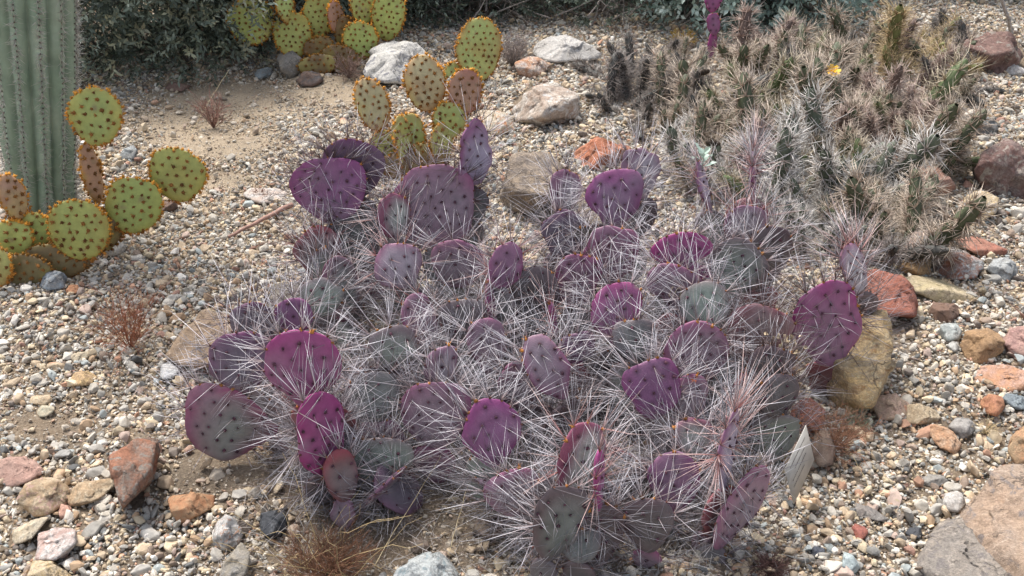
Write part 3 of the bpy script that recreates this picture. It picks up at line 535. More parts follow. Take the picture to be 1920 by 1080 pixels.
def tufts(Pb, Nn, r, cols, rg, spikes=5):
    """small bristly cushions: a low dome plus short bristles"""
    A = Acc(); dirs, Fc = ICO[1]; n = len(Pb)
    r = np.broadcast_to(r, n)
    V = Pb[:, None] + dirs[None] * r[:, None, None] * rg.uniform(.75, 1.2, (n, len(dirs), 1)); Fa = (Fc[None] + (np.arange(n) * len(dirs))[:, None, None]).reshape(-1, 3)
    A.add(V.reshape(-1, 3), Fa, np.repeat(cols, len(dirs), 0))
    if spikes:
        B = np.repeat(Pb, spikes, 0); Dd = unit(np.repeat(Nn, spikes, 0) + rg.normal(0, .75, (n * spikes, 3)))
        c_ = np.repeat(cols, spikes, 0) * rg.uniform(.8, 1.7, (n * spikes, 1)); v, f, c2 = needles(B, Dd, np.repeat(r, spikes) * rg.uniform(1.5, 2.5, n * spikes), np.repeat(r, spikes) * .22, c_, c_ * 1.2, 0)
        A.add(v, f, c2)
    return A
def pad_matrix(roll, yaw, lean): return Matrix.Rotation(R(roll), 3, 'Y') @ Matrix.Rotation(R(yaw), 3, 'Z') @ Matrix.Rotation(R(-lean), 3, 'X')

SP_W0, SP_W1 = np.array((.42, .30, .29)), np.array((.82, .81, .86))
SP_G0, SP_G1 = np.array((.14, .115, .12)), np.array((.29, .285, .325))  # dead-spine grey, darkened further to paint shade into the clump's crevices
SP_K0, SP_K1 = np.array((.10, .05, .045)), np.array((.17, .13, .13))
SP_P0, SP_P1 = np.array((.42, .14, .13)), np.array((.72, .55, .52))
HUES_OLD = {  # centre colour, rim colour
 'M': ((.27, .045, .175), (.30, .022, .17)), 'P': ((.185, .048, .155), (.17, .025, .125)), 'V': ((.11, .06, .12), (.12, .025, .09)),
 'U': ((.20, .11, .145), (.24, .06, .12)), 'L': ((.37, .33, .42), (.26, .10, .22)), 'B': ((.34, .26, .47), (.26, .09, .26)),
 'G': ((.19, .24, .205), (.17, .12, .15)), 'N': ((.37, .46, .40), (.25, .06, .14)), 'D': ((.13, .145, .14), (.12, .08, .10)),
 'X': ((.17, .19, .18), (.24, .04, .13)), 'R': ((.20, .10, .12), (.27, .04, .07)), 'E': ((.105, .085, .095), (.10, .06, .075))}
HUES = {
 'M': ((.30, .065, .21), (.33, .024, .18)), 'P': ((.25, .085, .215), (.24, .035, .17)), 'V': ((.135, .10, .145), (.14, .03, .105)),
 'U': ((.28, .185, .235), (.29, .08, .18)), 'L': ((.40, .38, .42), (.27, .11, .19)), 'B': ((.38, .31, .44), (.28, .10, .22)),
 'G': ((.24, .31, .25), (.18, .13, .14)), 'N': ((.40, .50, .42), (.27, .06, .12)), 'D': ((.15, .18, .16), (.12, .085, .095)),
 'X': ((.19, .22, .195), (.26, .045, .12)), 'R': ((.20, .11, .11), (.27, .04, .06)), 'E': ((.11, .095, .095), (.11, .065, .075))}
def purple_col(hue, seed, half=0, spots=None):
    c0, c1 = map(np.array, HUES[hue]); c0 = c0 * .82 + c0.mean() * .24; c1 = c1 * .88 + c1.mean() * .14; rg = np.random.default_rng(seed); ang = rg.uniform(-.8, .8)
    def f(V, S, SD):
        nz = fbm(V * 9 + seed, seed % 50, 3); top = V[:, 2] / (abs(V[:, 2]).max() + 1e-6)
        side = (V[:, 0] / (abs(V[:, 0]).max() + 1e-6))
        k = np.clip((S ** 3) * .9 + .3 * nz + .25 * top + .18 * side * ang, 0, 1)
        if half: k = np.clip(k + .8 * np.clip(-side * half + .1, 0, 1), 0, 1)
        c = c0 * (1 - k[:, None]) + c1 * k[:, None]
        bl = np.clip(.6 * fbm(V * 11 + seed, seed % 40 + 3, 5) + .16, 0, .6)[:, None]
        c = c * (1 - bl) + (c * .45 + np.array((.26, .26, .27)) * .6) * bl
        if spots is not None:
            d2 = ((V[:, None, [0, 2]] - spots[None]) ** 2).sum(-1).min(1); c = c * (1 - .55 * np.exp(-d2 / .006 ** 2))[:, None]
        cork = np.clip(vnoise(V * 55 + 9, seed % 31) - .78, 0, 1)[:, None] * 3
        return c * (1 - cork) + np.array((.34, .29, .24)) * cork
    return f
def make_purple(root, C, w, h, roll, yaw, lean, hue, seed, spn=1., dark=0., old=False, poly=None, half=0, face=1., label=None, sl=1., T=.017, pink=0.):
    p = Pad(w, h, seed, T, random.uniform(.1, .6) if not poly else 0, poly, wob=.075 if not poly else .02); rg = p.rg
    Mx = pad_matrix(roll, yaw, lean); nm = 'pad'; x, z = p.lattice(.031 if not old else .036, .9)
    o = link(nm, p.mesh('pad', M_pad, purple_col(hue, seed, half, None if old else np.stack([x, z], -1)), 20 if not old else 7), root, loc=tuple(np.asarray(C) - np.array(root.location)), rot=Mx.to_euler())
    if label: o['label'] = label
    # areoles
    AP, AN = [], []
    for sd_ in (1, -1):
        S_, q_ = p.surf(x, z, sd_); AP.append(S_); AN.append(np.stack([x * 0, np.full(len(x), -sd_ * 1.), z * 0], -1))
    AP = np.concatenate(AP); AN = np.concatenate(AN); RP, RD, th = p.rim(.020, -.93)
    cols = np.array((.075, .03, .045)) * rg.uniform(.7, 1.6, (len(AP), 1))
    A = tufts(AP, AN, .0036 * rg.uniform(.6, 1.25, len(AP)), cols, rg, 4 if not old else 0)
    up = (np.clip((np.cos(th - rg.normal() * .5) - .35) / .65, 0, 1) * (rg.uniform(0, 1, len(th)) < .75))[:, None]; rc = np.array((.13, .045, .035)) * (1 - up) + np.array((.36, .15, .03)) * up * rg.uniform(.3, 1.5, (len(RP), 1))
    B_ = tufts(RP - RD * .001 + rg.normal(0, .0015, RP.shape), RD, (.0022 + .0017 * up[:, 0]) * rg.uniform(.6, 1.3, len(RP)), rc, rg, 6 if not old else 2)
    A.add(np.concatenate(B_.V), [np.concatenate(v) for v in B_.F.values()], np.concatenate(B_.C))
    link('areoles', A.mesh('areoles', M_tuft), o, 'stuff')
    # spines
    Bs, Ds, Ls = [], [], []
    rr = np.repeat(np.arange(len(RP)), rg.poisson((10 if not old else 11) * spn, len(RP)))
    thr = th[rr]; kp = rg.uniform(0, 1, len(rr)) < np.clip((np.cos(thr) + 1.0) / 1.3, .15, 1); rr = rr[kp]
    Bs.append(RP[rr]); Ds.append(unit(RD[rr] + rg.normal(0, .42, (len(rr), 3)) * (1, 1.25, 1))); Ls.append(rg.gamma(5, .0155 if not old else .0165, len(rr)) * sl + .014)
    zz_ = AP[:, 2] / (h / 2); pf = np.clip(.25 + .75 * zz_, .05, 1) * 1.5 * spn * face
    if old: pf = np.full(len(AP), 4.5 * spn)
    ff = np.repeat(np.arange(len(AP)), rg.poisson(pf)); Bs.append(AP[ff])
    Ds.append(unit(AN[ff] * .75 + rg.normal(0, .38, (len(ff), 3)) + np.array((0, 0, -.55 if not old else -.1)))); Ls.append(rg.gamma(6, .0085, len(ff)) * sl + .012)
    Bs, Ds, Ls = np.concatenate(Bs), np.concatenate(Ds), np.concatenate(Ls); Ls = np.clip(Ls, .012, .15); n = len(Bs)
    u = rg.uniform(0, 1, n); isr = np.arange(n) < len(rr)
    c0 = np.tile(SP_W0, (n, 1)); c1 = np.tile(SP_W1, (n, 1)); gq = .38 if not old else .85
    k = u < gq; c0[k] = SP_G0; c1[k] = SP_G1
    k = u > 1 - pink; c0[k] = SP_P0; c1[k] = SP_P1
    k = rg.uniform(0, 1, n) < np.where(isr, dark, dark * .5); c0[k] = SP_K0; c1[k] = SP_K1
    c1 = c1 * rg.uniform(.8, 1.1, (n, 1))
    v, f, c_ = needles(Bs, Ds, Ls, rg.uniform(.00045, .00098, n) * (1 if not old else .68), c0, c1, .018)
    link('spines', mesh('spines', v, f, M_spine, c_), o, 'stuff')
    return o, p, Mx

PURPLE = [ # cx, cy, w, h, roll, yaw, hue, ground contact y, dark spines, options
 (617,358,140,116,-12,0,'P',560,.75,{}), (662,318,104,110,8,10,'V',548,.7,{}), (890,292,66,118,4,35,'B',560,.55,dict(half=.6)),
 (815,388,146,148,3,5,'U',575,.55,dict(half=0)), (738,405,66,84,6,38,'N',590,.1,dict(half=.8,pink=.3)), (665,452,84,118,2,10,'D',566,.5,{}),
 (598,478,82,96,-6,15,'R',586,.3,dict(pink=.45)), (604,505,52,70,-4,30,'G',600,.2,{}), (640,545,72,122,-3,50,'X',650,.05,dict(half=1)),
 (748,500,84,88,-24,5,'L',665,.05,dict(pink=.35,face=.5)), (791,606,66,108,-12,45,'U',700,.15,dict(pink=.2)),
 (857,495,92,86,10,0,'U',640,.3,{}), (948,500,64,88,20,20,'M',690,0,dict(pink=.4)), (922,572,34,90,5,65,'M',695,0,dict(pink=.5)),
 (960,590,64,62,0,10,'P',680,.1,{}), (915,650,70,100,-8,20,'U',765,.1,{}), (1030,695,70,140,-27,25,'U',860,0,dict(half=0)),
 (978,722,80,88,0,0,'U',830,.05,{}), (1082,652,66,56,0,10,'P',775,0,{}), (1037,600,22,66,6,75,'M',720,0,dict(pink=.6)),
 (1158,592,90,120,-10,12,'M',765,0,dict(half=-.4)), (1060,360,64,82,6,30,'L',524,.05,dict(half=.9)), (1058,440,74,88,-4,0,'V',565,.05,{}),
 (1153,372,98,104,4,0,'P',575,.05,dict(face=.5)), (1200,326,78,86,8,8,'L',520,.05,dict(half=.8)), (1145,480,98,104,4,5,'U',640,.1,{}),
 (1278,490,120,104,0,0,'M',700,0,dict(poly=[(-1,-.55),(-1,.1),(-.75,.6),(-.3,.92),(.2,1),(.65,.8),(.98,.3),(1,-.35),(.8,-.85),(.62,-.7),(.45,-.1),(.15,.0),(-.3,-.05),(-.7,-.4)],face=.6)),
 (1268,546,106,94,0,0,'U',730,0,dict(poly=[(0.15,-1),(.45,-.75),(.85,-.3),(1,.05),(.8,.45),(.4,.75),(-.1,1),(-.7,.95),(-1,.5),(-.95,.05),(-.4,-.25),(-.1,-.7)],face=.4,label='heart shaped pink purple pad with an insect scar')),
 (1398,420,82,68,16,8,'L',600,.05,dict(pink=.4,face=.8)), (1375,512,112,120,28,5,'G',690,.05,{}), (1440,486,84,112,8,15,'E',640,.4,{}),
 (1320,352,56,100,0,68,'B',520,.1,dict(pink=.3,spn=1.6)), (1412,330,50,92,3,74,'P',530,.05,dict(pink=.35,spn=3.0,sl=1.1)),
 (1602,506,70,104,-6,42,'L',690,.15,dict(pink=.45,spn=2.2,sl=1.1)), (1552,608,118,152,-10,8,'M',752,.65,dict(half=0,spn=1.1)), (1420,622,118,94,6,0,'R',765,.5,{}),
 (1305,665,114,112,-6,5,'U',830,.15,{}), (1226,730,100,108,-12,0,'P',885,.02,dict(face=.5)), (1292,748,70,88,0,10,'U',868,.1,{}),
 (569,692,130,136,3,0,'M',925,.05,{}), (452,678,112,108,-6,5,'V',850,.15,dict(half=0)), (424,797,148,136,26,5,'X',872,.2,dict(half=.9)),
 (602,815,100,152,2,52,'M',965,.05,dict(half=.3)), (551,592,66,62,4,10,'P',770,.4,{}), (474,604,84,66,-8,5,'V',765,.6,{}),
 (712,866,126,84,-14,0,'G',935,.05,{}), (815,776,116,122,4,0,'U',895,.15,dict(half=.0)), (826,690,58,82,16,20,'L',862,.05,dict(half=.6)),
 (922,812,98,120,-3,0,'P',968,.02,dict(face=.7)), (1088,864,88,132,14,20,'N',1040,.02,dict(half=1,pink=.3)), (1122,912,34,138,8,74,'M',1072,.02,dict(pink=.6,spn=1.3)),
 (1046,985,98,140,12,18,'D',1095,.1,dict(half=.7)), (1265,905,90,104,-4,0,'P',1010,.02,{}), (1363,848,70,148,4,56,'B',1035,0,dict(pink=.5,spn=2.8,sl=1.2)),
 (1385,955,120,160,34,34,'U',1040,.1,dict(half=0,sl=.7)), (1302,824,70,76,0,10,'N',965,.1,dict(half=-.3)), (1458,742,78,78,8,10,'E',860,.4,{}),
 (1442,690,84,76,0,0,'E',840,.8,dict(spn=1.8)), (962,925,94,88,-8,10,'U',1010,.1,{}), (738,652,84,80,14,10,'G',850,.1,{}), (1002,556,92,104,0,0,'E',690,.3,{}),
 (1082,528,84,100,10,15,'U',670,.3,{}), (602,560,78,70,0,0,'G',690,.3,{}), (1322,575,84,92,-10,0,'G',760,.1,{}), (640,892,60,92,-2,30,'R',975,.1,{}),
 (1110,1010,118,120,0,10,'E',1085,.1,{}), (700,745,96,92,-10,5,'D',880,.2,{}), (868,600,78,80,10,5,'E',740,.2,{}), (1190,640,76,80,-4,5,'D',800,.1,{}), (1216,985,90,96,-8,10,'E',1070,.1,{}),
]
croot = at_z(940, 780); plant = thing('prickly_pear', croot, 'large sprawling purple prickly pear with long white spines in the middle', 'cactus')
supports = []
for i, (cx, cy, wp, hp, roll, yaw, hue, gy, dark, op) in enumerate(PURPLE):
    Yg = at_z(cx, gy)[1]; C = at_Y(cx, cy, Yg); D = depth(C)
    lean = 12 + random.uniform(-8, 10); el = math.atan2(-ray(cx, cy)[2], ray(cx, cy)[1])
    w_ = wp * D / F * 1.09; h_ = hp * D / F / math.cos(el - R(lean)) * 1.06
    dim = gy - cy < 110
    o, p, Mx = make_purple(plant, C, w_, h_, roll, yaw + random.uniform(-6, 6), lean, hue, 300 + i, dark=dark, **{'sl': .9 if cy < 420 else 1., **op})
    # the older pads that carry this one, down to the soil
    base = np.array(C) + np.array(Mx @ Vector((0, 0, -h_ * .47)))
    if base[2] > .03: supports.append((base, w_, i))
cen = croot
for base, w_, i in supports:
    b_ = base.copy(); k = 0; rg = np.random.default_rng(900 + i)
    while b_[2] > .035 and k < 3:
        hs = min(max(b_[2] * 1.02, .07), rg.uniform(.11, .15)); ws = hs * rg.uniform(.72, .9)
        roll = float(np.clip(-(b_[0] - cen[0]) * 6 * -1, -14, 14)) + rg.normal() * 12; lean = rg.normal(0, 16) - 6; yaw = rg.uniform(-45, 45)
        Mx = pad_matrix(roll, yaw, lean); C = b_ - np.array(Mx @ Vector((0, 0, hs * .47))) + np.array((0, .004, 0))
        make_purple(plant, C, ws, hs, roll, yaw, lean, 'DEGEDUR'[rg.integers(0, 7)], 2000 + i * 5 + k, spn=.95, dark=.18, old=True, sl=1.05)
        b_ = b_ - np.array(Mx @ Vector((0, 0, hs * .93))); k += 1

# low old pads added as fill, coloured dark to paint shade into the gaps
rg = np.random.default_rng(4040)
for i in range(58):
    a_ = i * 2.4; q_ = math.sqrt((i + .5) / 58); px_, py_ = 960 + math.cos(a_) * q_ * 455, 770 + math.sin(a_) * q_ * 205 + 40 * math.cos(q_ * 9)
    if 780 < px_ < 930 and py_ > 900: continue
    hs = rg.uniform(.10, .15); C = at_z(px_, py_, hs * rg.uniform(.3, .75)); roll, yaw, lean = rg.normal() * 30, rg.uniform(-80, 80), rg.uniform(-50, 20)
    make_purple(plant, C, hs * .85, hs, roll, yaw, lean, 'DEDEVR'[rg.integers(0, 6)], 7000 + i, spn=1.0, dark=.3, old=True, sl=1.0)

# ------------------------------------------------------------------ green bunny-ear prickly pears
def green_col(c0, c1, seed):
    c0, c1 = np.array(c0), np.array(c1)
    rgs = np.random.default_rng(seed); c0 = c0 * rgs.uniform(.85, 1.12) + np.array((.05, 0, 0)) * rgs.uniform(0, 1); sc_n = rgs.integers(1, 5); scp = rgs.uniform(-.06, .06, (sc_n, 2)); scr = rgs.uniform(.003, .008, sc_n)
    def f(V, S, SD):
        k = np.clip(S ** 5 * .75 + .45 * fbm(V * 12 + seed, seed % 40, 3) + .05, 0, 1)[:, None]
        y = np.clip(fbm(V * 18 + 3, seed % 37, 2), 0, 1)[:, None] * .35
        c = c0 * (1 - k) + c1 * k
        c = c * (1 - y) + np.array((.52, .50, .12)) * y
        sm = np.clip(1.6 - (np.sqrt(((V[:, None, [0, 2]] - scp[None]) ** 2).sum(-1)) / scr).min(1), 0, 1)[:, None] * .75   # corky scars
        return c * (1 - sm) + np.array((.28, .20, .11)) * sm
    return f
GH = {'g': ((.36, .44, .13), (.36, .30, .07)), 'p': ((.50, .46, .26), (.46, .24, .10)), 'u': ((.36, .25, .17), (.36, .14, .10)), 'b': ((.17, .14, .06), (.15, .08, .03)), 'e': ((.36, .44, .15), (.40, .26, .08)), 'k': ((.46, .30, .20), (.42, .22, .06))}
def make_green(root, cx, cy, wp, hp, roll, yaw, hue, gy, seed, T=.018, lean=None, poly=None, sp=.027):
    Yg = at_z(cx, gy)[1]; C = at_Y(cx, cy, Yg); D = depth(C)
    lean = 10 + random.uniform(-6, 10) if lean is None else lean; el = math.atan2(-ray(cx, cy)[2], ray(cx, cy)[1])
    w_ = wp * D / F; h_ = hp * D / F / math.cos(el - R(lean)); p = Pad(w_, h_, seed, T, .16, poly, wob=.045); rg = p.rg
    Mx = pad_matrix(roll, yaw, lean)
    o = link('pad', p.mesh('pad', M_gpad, green_col(*GH[hue], seed)), root, loc=tuple(C - np.array(root.location)), rot=Mx.to_euler())
    x, z = p.lattice(sp, .88); AP, AN = [], []
    for sd_ in (1, -1):
        S_, q_ = p.surf(x, z, sd_); AP.append(S_); AN.append(np.stack([x * 0, np.full(len(x), -sd_ * 1.), z * 0], -1))
    AP, AN = np.concatenate(AP), np.concatenate(AN)
    cols = np.array((.19, .085, .02)) * rg.uniform(.6, 1.5, (len(AP), 1))
    A = tufts(AP, AN, .0053 * rg.uniform(.75, 1.2, len(AP)), cols, rg, 14)
    RP, RD, th = p.rim(.0055); k = np.clip((np.cos(th) + 1) / 2, 0, 1)[:, None]
    rc = (np.array((.30, .12, .018)) * (1 - k) + np.array((.52, .24, .03)) * k) * rg.uniform(.55, 1.5, (len(RP), 1))
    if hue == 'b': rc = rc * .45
    B_ = tufts(RP + rg.normal(0, .0032, RP.shape) - RD * .001, RD, .0042 * rg.uniform(.7, 1.3, len(RP)), rc, rg, 7)
    A.add(np.concatenate(B_.V), [np.concatenate(v) for v in B_.F.values()], np.concatenate(B_.C))
    link('bristle_tufts', A.mesh('bristle_tufts', M_tuft), o, 'stuff'); return o
def green_plant(gx, gy, label, pads, s0):
    root = thing('prickly_pear', at_z(gx, gy), label, 'cactus', None)
    for i, pd in enumerate(pads): make_green(root, *pd, seed=s0 + i)
    return root
green_plant(120, 505, 'yellow green polka dot prickly pear at the foot of the saguaro', [
 (180,219,96,108,2,5,'g',480), (172,325,44,112,0,62,'k',482), (332,328,104,98,18,5,'g',470), (250,386,102,108,22,8,'g',492), (148,432,112,116,8,0,'g',512),
 (24,370,54,92,2,60,'k',500), (28,446,66,70,-4,5,'g',512), (70,432,64,66,10,20,'g',500), (110,488,120,66,4,10,'b',516), (-8,500,60,78,-10,10,'e',540), (48,508,100,62,0,0,'b',530), (205,440,44,70,40,20,'b',500)], 5000)
green_plant(620, 128, 'polka dot prickly pear in front of the back hedge', [
 (471,40,86,86,-10,8,'g',128), (549,66,72,84,-6,5,'g',132), (533,8,44,70,0,55,'e',130), (598,30,56,84,4,10,'g',124), (630,34,40,66,-4,55,'u',126),
 (676,76,66,68,6,5,'g',134), (728,30,60,92,8,8,'g',126), (680,10,48,66,0,20,'g',124), (600,100,60,62,0,5,'b',136), (636,110,70,50,4,0,'b',138), (646,60,40,60,8,30,'b',126), (596,122,70,40,-8,10,'b',142)], 5100)
green_plant(800, 322, 'polka dot prickly pear with pale upright pads behind the purple cactus', [
 (699,196,62,100,-16,8,'p',320), (797,157,74,108,-8,5,'p',318), (872,172,64,84,6,12,'u',320), (842,226,62,68,-4,5,'e',326), (768,262,62,100,-6,10,'e',326), (757,268,50,104,2,55,'e',334),
 (828,268,50,74,4,35,'e',332), (722,276,50,66,-6,20,'g',326), (800,300,80,60,0,0,'b',336), (752,312,80,50,0,0,'b',340)], 5200)
green_plant(900, 156, 'tall single polka dot prickly pear pad beyond the pale pads', [
 (898,93,84,114,10,5,'e',156), (850,142,36,50,-8,20,'e',158), (893,146,46,34,0,10,'b',160)], 5300)

# the purple pad stack in front of the grey green shrub
st = thing('prickly_pear', at_z(1336, 108), 'slim stack of three bright pink purple pads near the back shrubs', 'cactus')
for i, (cx, cy, wp, hp) in enumerate([(1337,5,34,36), (1338,45,27,38), (1335,86,17,52)]):
    Yg = at_z(cx, 110)[1]; C = at_Y(cx, cy, Yg); D = depth(C); make_purple(st, C, wp * D / F, hp * D / F * 1.1, (4, -6, 3)[i], 10, 5, 'M', 5400 + i, spn=.25, sl=.4)

# ------------------------------------------------------------------ saguaro
sb = at_z(80, 398); top = at_Y(58, 0, sb[1] - .02); ax = unit(top - sb); sag = thing('saguaro', sb, 'thick ribbed green saguaro trunk standing at the left edge', 'cactus')
nrib, nt_, nz_ = 12, 192, 90; Ht = 2.0; V, C = [], []
prof_t = np.linspace(0, 1, nz_)
def sag_r(t): z = t * Ht; return (.100 + .028 * min(1, z / .9)) * (1 - .07 * math.exp(-((z - .17) / .022) ** 2)) * (1 if t < .93 else math.sqrt(max(0, 1 - ((t - .93) / .07) ** 2)) + .001)
side = unit(np.cross(ax, (0, 1., 0))); fw = np.cross(side, ax)
for t_ in prof_t:
    z = t_ * Ht; ang = np.arange(nt_) / nt_ * 2 * math.pi
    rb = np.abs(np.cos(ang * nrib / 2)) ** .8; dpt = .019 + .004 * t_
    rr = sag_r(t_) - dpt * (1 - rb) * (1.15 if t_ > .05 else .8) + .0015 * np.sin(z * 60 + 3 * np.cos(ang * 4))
    rr *= 1 + .012 * vnoise(np.stack([ang * 3, z * 9 + ang * 0, ang * 0], -1), 4)
    V.append(ax * z + side * (np.cos(ang) * rr)[:, None] + fw * (np.sin(ang) * rr)[:, None])
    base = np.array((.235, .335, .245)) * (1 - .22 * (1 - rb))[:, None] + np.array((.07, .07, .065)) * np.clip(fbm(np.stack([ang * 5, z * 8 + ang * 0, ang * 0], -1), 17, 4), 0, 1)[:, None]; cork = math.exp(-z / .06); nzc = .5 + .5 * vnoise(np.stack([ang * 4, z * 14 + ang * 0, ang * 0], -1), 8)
    C.append(base * (1 - .5 * cork) + np.array((.25, .24, .2)) * .5 * cork + nzc[:, None] * np.array((.07, .06, .055)))
V = np.concatenate(V); C = np.concatenate(C); a = np.arange(nt_); b2 = (a + 1) % nt_
Q = np.concatenate([np.stack([i * nt_ + a, i * nt_ + b2, (i + 1) * nt_ + b2, (i + 1) * nt_ + a], -1) for i in range(nz_ - 1)])
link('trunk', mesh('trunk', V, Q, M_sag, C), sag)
B, Dn, AB = [], [], []
for k in range(nrib):
    a0 = 2 * math.pi * k / nrib
    e = side * math.cos(a0) + fw * math.sin(a0); tg = -side * math.sin(a0) + fw * math.cos(a0)
    for z in np.arange(.02 + random.uniform(0, .01), 1.1, .017):
        p_ = ax * z + e * (sag_r(z / Ht) + .001); AB.append(p_)
        for _ in range(9):
            B.append(p_); Dn.append(e * .55 + tg * rng.normal() * .8 + ax * rng.normal() * .7)
B, Dn, AB = map(np.array, (B, Dn, AB)); n = len(B)
ed = unit(AB - (AB @ ax)[:, None] * ax)
A = tufts(AB, ed, .0026, np.tile((.06, .05, .04), (len(AB), 1)) * rng.uniform(.7, 1.4, (len(AB), 1)), rng, 0); link('areoles', A.mesh('areoles', M_tuft, off=None), sag, 'stuff')
v, f, c_ = needles(B, Dn, rng.uniform(.016, .040, n), .0008, np.tile((.20, .16, .13), (n, 1)), np.tile((.74, .71, .66), (n, 1)) * rng.uniform(.55, 1.1, (n, 1)), .05)
link('spines', mesh('spines', v, f, M_spine, c_), sag, 'stuff')

# ------------------------------------------------------------------ cholla mass on the right
def stem_variant(i, Ls, r0, tone, gtone):
    rg = np.random.default_rng(700 + i); n = 14; t_ = np.linspace(0, 1, n); bx, by = rg.normal(0, .03, 2)
    Pc = np.stack([bx * t_ ** 2, by * t_ ** 2, t_ * Ls], -1); rad = r0 * (.85 + .25 * np.sin(t_ * 3.0)) * np.where(t_ > .86, np.sqrt(np.maximum(1 - ((t_ - .86) / .15) ** 2, .02)), 1)
    V, Q = tube(Pc, rad, 16); ang = np.tile(np.arange(16), n); row = np.repeat(np.arange(n), 16)
    bmp = 1 + .14 * np.cos(ang * math.pi / 2 + row * 1.5); cen_ = np.repeat(Pc, 16, 0); V = cen_ + (V - cen_) * bmp[:, None]
    C = np.array(gtone) * rg.uniform(.75, 1.2, (len(V), 1)); m1 = mesh('stem', V, Q, M_stem, C)
    na = int(Ls / .024); B, Dd = [], []
    for j in range(na):
        for k in range(5):
            tt = (j + rg.uniform(-.3, .3)) / na; a_ = k * 2 * math.pi / 5 + j * .6 + rg.normal() * .1; ii = min(max(tt, 0), .999)
            c_ = np.array([np.interp(ii, t_, Pc[:, q]) for q in range(3)]); r_ = np.interp(ii, t_, rad); e = np.array((math.cos(a_), math.sin(a_), 0))
            for _ in range(11): B.append(c_ + e * r_); Dd.append(e * .75 + rg.normal(0, .75, 3) + np.array((0, 0, .35 + .6 * (tt > .85))))
    B, Dd = np.array(B), np.array(Dd); n_ = len(B); c1 = np.array(tone) * rg.uniform(.55, 1.25, (n_, 1))
    v, f, c_ = needles(B, Dd, rg.gamma(8, .0050, n_) + .004, rg.uniform(.0008, .0014, n_), c1 * (.5, .4, .35), c1, .08)
    return m1, mesh('spines', v, f, M_spine, c_)
TONES = {'tan': ((.56, .47, .38), (.08, .095, .05)), 'white': ((.70, .68, .65), (.09, .11, .075)), 'grey': ((.30, .27, .25), (.05, .05, .045)), 'green': ((.56, .49, .36), (.11, .15, .06)), 'gold': ((.58, .45, .25), (.16, .17, .06)), 'pinkish': ((.60, .48, .42), (.12, .08, .065))}
VAR = {}
for k_, tn in TONES.items():
    VAR[k_] = [stem_variant(hash_ + 10 * list(TONES).index(k_), Ls, r0, *tn) for hash_, (Ls, r0) in enumerate([(.13, .012), (.17, .014), (.22, .015)])]
# black dried fruits and flower meshes
dirs1, F1 = ICO[2]
m_, t_n, b_n = mat_base('dried_fruit', .95); b_n.inputs['Base Color'].default_value = (.045, .032, .022, 1); M_fruit = m_
m_, t_n, b_n = mat_base('yellow_petal', .6); b_n.inputs['Base Color'].default_value = (.80, .52, .03, 1); M_petal = m_
fruit_me = mesh('fruit', dirs1 * np.array((.009, .009, .013)) * (1 + .2 * vnoise(dirs1 * 3, 3))[:, None], F1, M_fruit)
CH = [ # plant centre px, label, dominant tones, number of stems, spread px (x, y), lean
 (1190,165,'dark grey sprawling cholla at the left end of the spiny mass', ['grey'], 16, (66,46), 62),
 (1262,92,'dark bushy little cholla behind the sprawling one', ['grey','tan'], 11, (48,22), 30),
 (1290,215,'tan spined cholla beside the open gravel', ['tan','grey','pinkish'], 15, (52,42), 18),
 (1420,225,'cholla with green stems and black dried fruits on top', ['green','tan'], 13, (50,42), 14),
 (1425,120,'pale brown cholla in front of the grey green shrub', ['tan','pinkish','grey'], 17, (66,36), 18),
 (1560,105,'tan cholla with green topped stems at the back of the mass', ['tan','green','grey'], 18, (70,44), 18),
 (1705,85,'cholla with golden green tips near the top right boulder', ['gold','tan','pinkish'], 17, (66,46), 20),
 (1785,110,'grey stemmed cholla beside the top right boulder', ['grey','tan'], 11, (36,60), 26),
 (1560,215,'cholla bearing the single yellow flower', ['tan','pinkish','grey'], 17, (62,42), 16),
 (1670,225,'large cholla with tall tan stems in the right centre', ['pinkish','tan','green'], 17, (58,48), 16),
 (1470,330,'white spined cholla behind the upright purple stems', ['white','tan','green'], 17, (62,48), 16),
 (1330,300,'brownish cholla just behind the purple cactus', ['tan','pinkish','white'], 14, (66,40), 18),
 (1600,335,'white spined cholla with grey green stems in the middle of the mass', ['white','tan','green'], 17, (58,48), 18),
 (1755,290,'cholla leaning over the orange pink rock with tufted top', ['tan','green'], 8, (26,34), 22),
 (1545,425,'low white starry cholla at the front of the mass', ['white','grey'], 15, (80,32), 22),
 (1670,430,'dry brown cholla in front of the pinkish grey boulder', ['tan','grey'], 12, (44,34), 24),
]
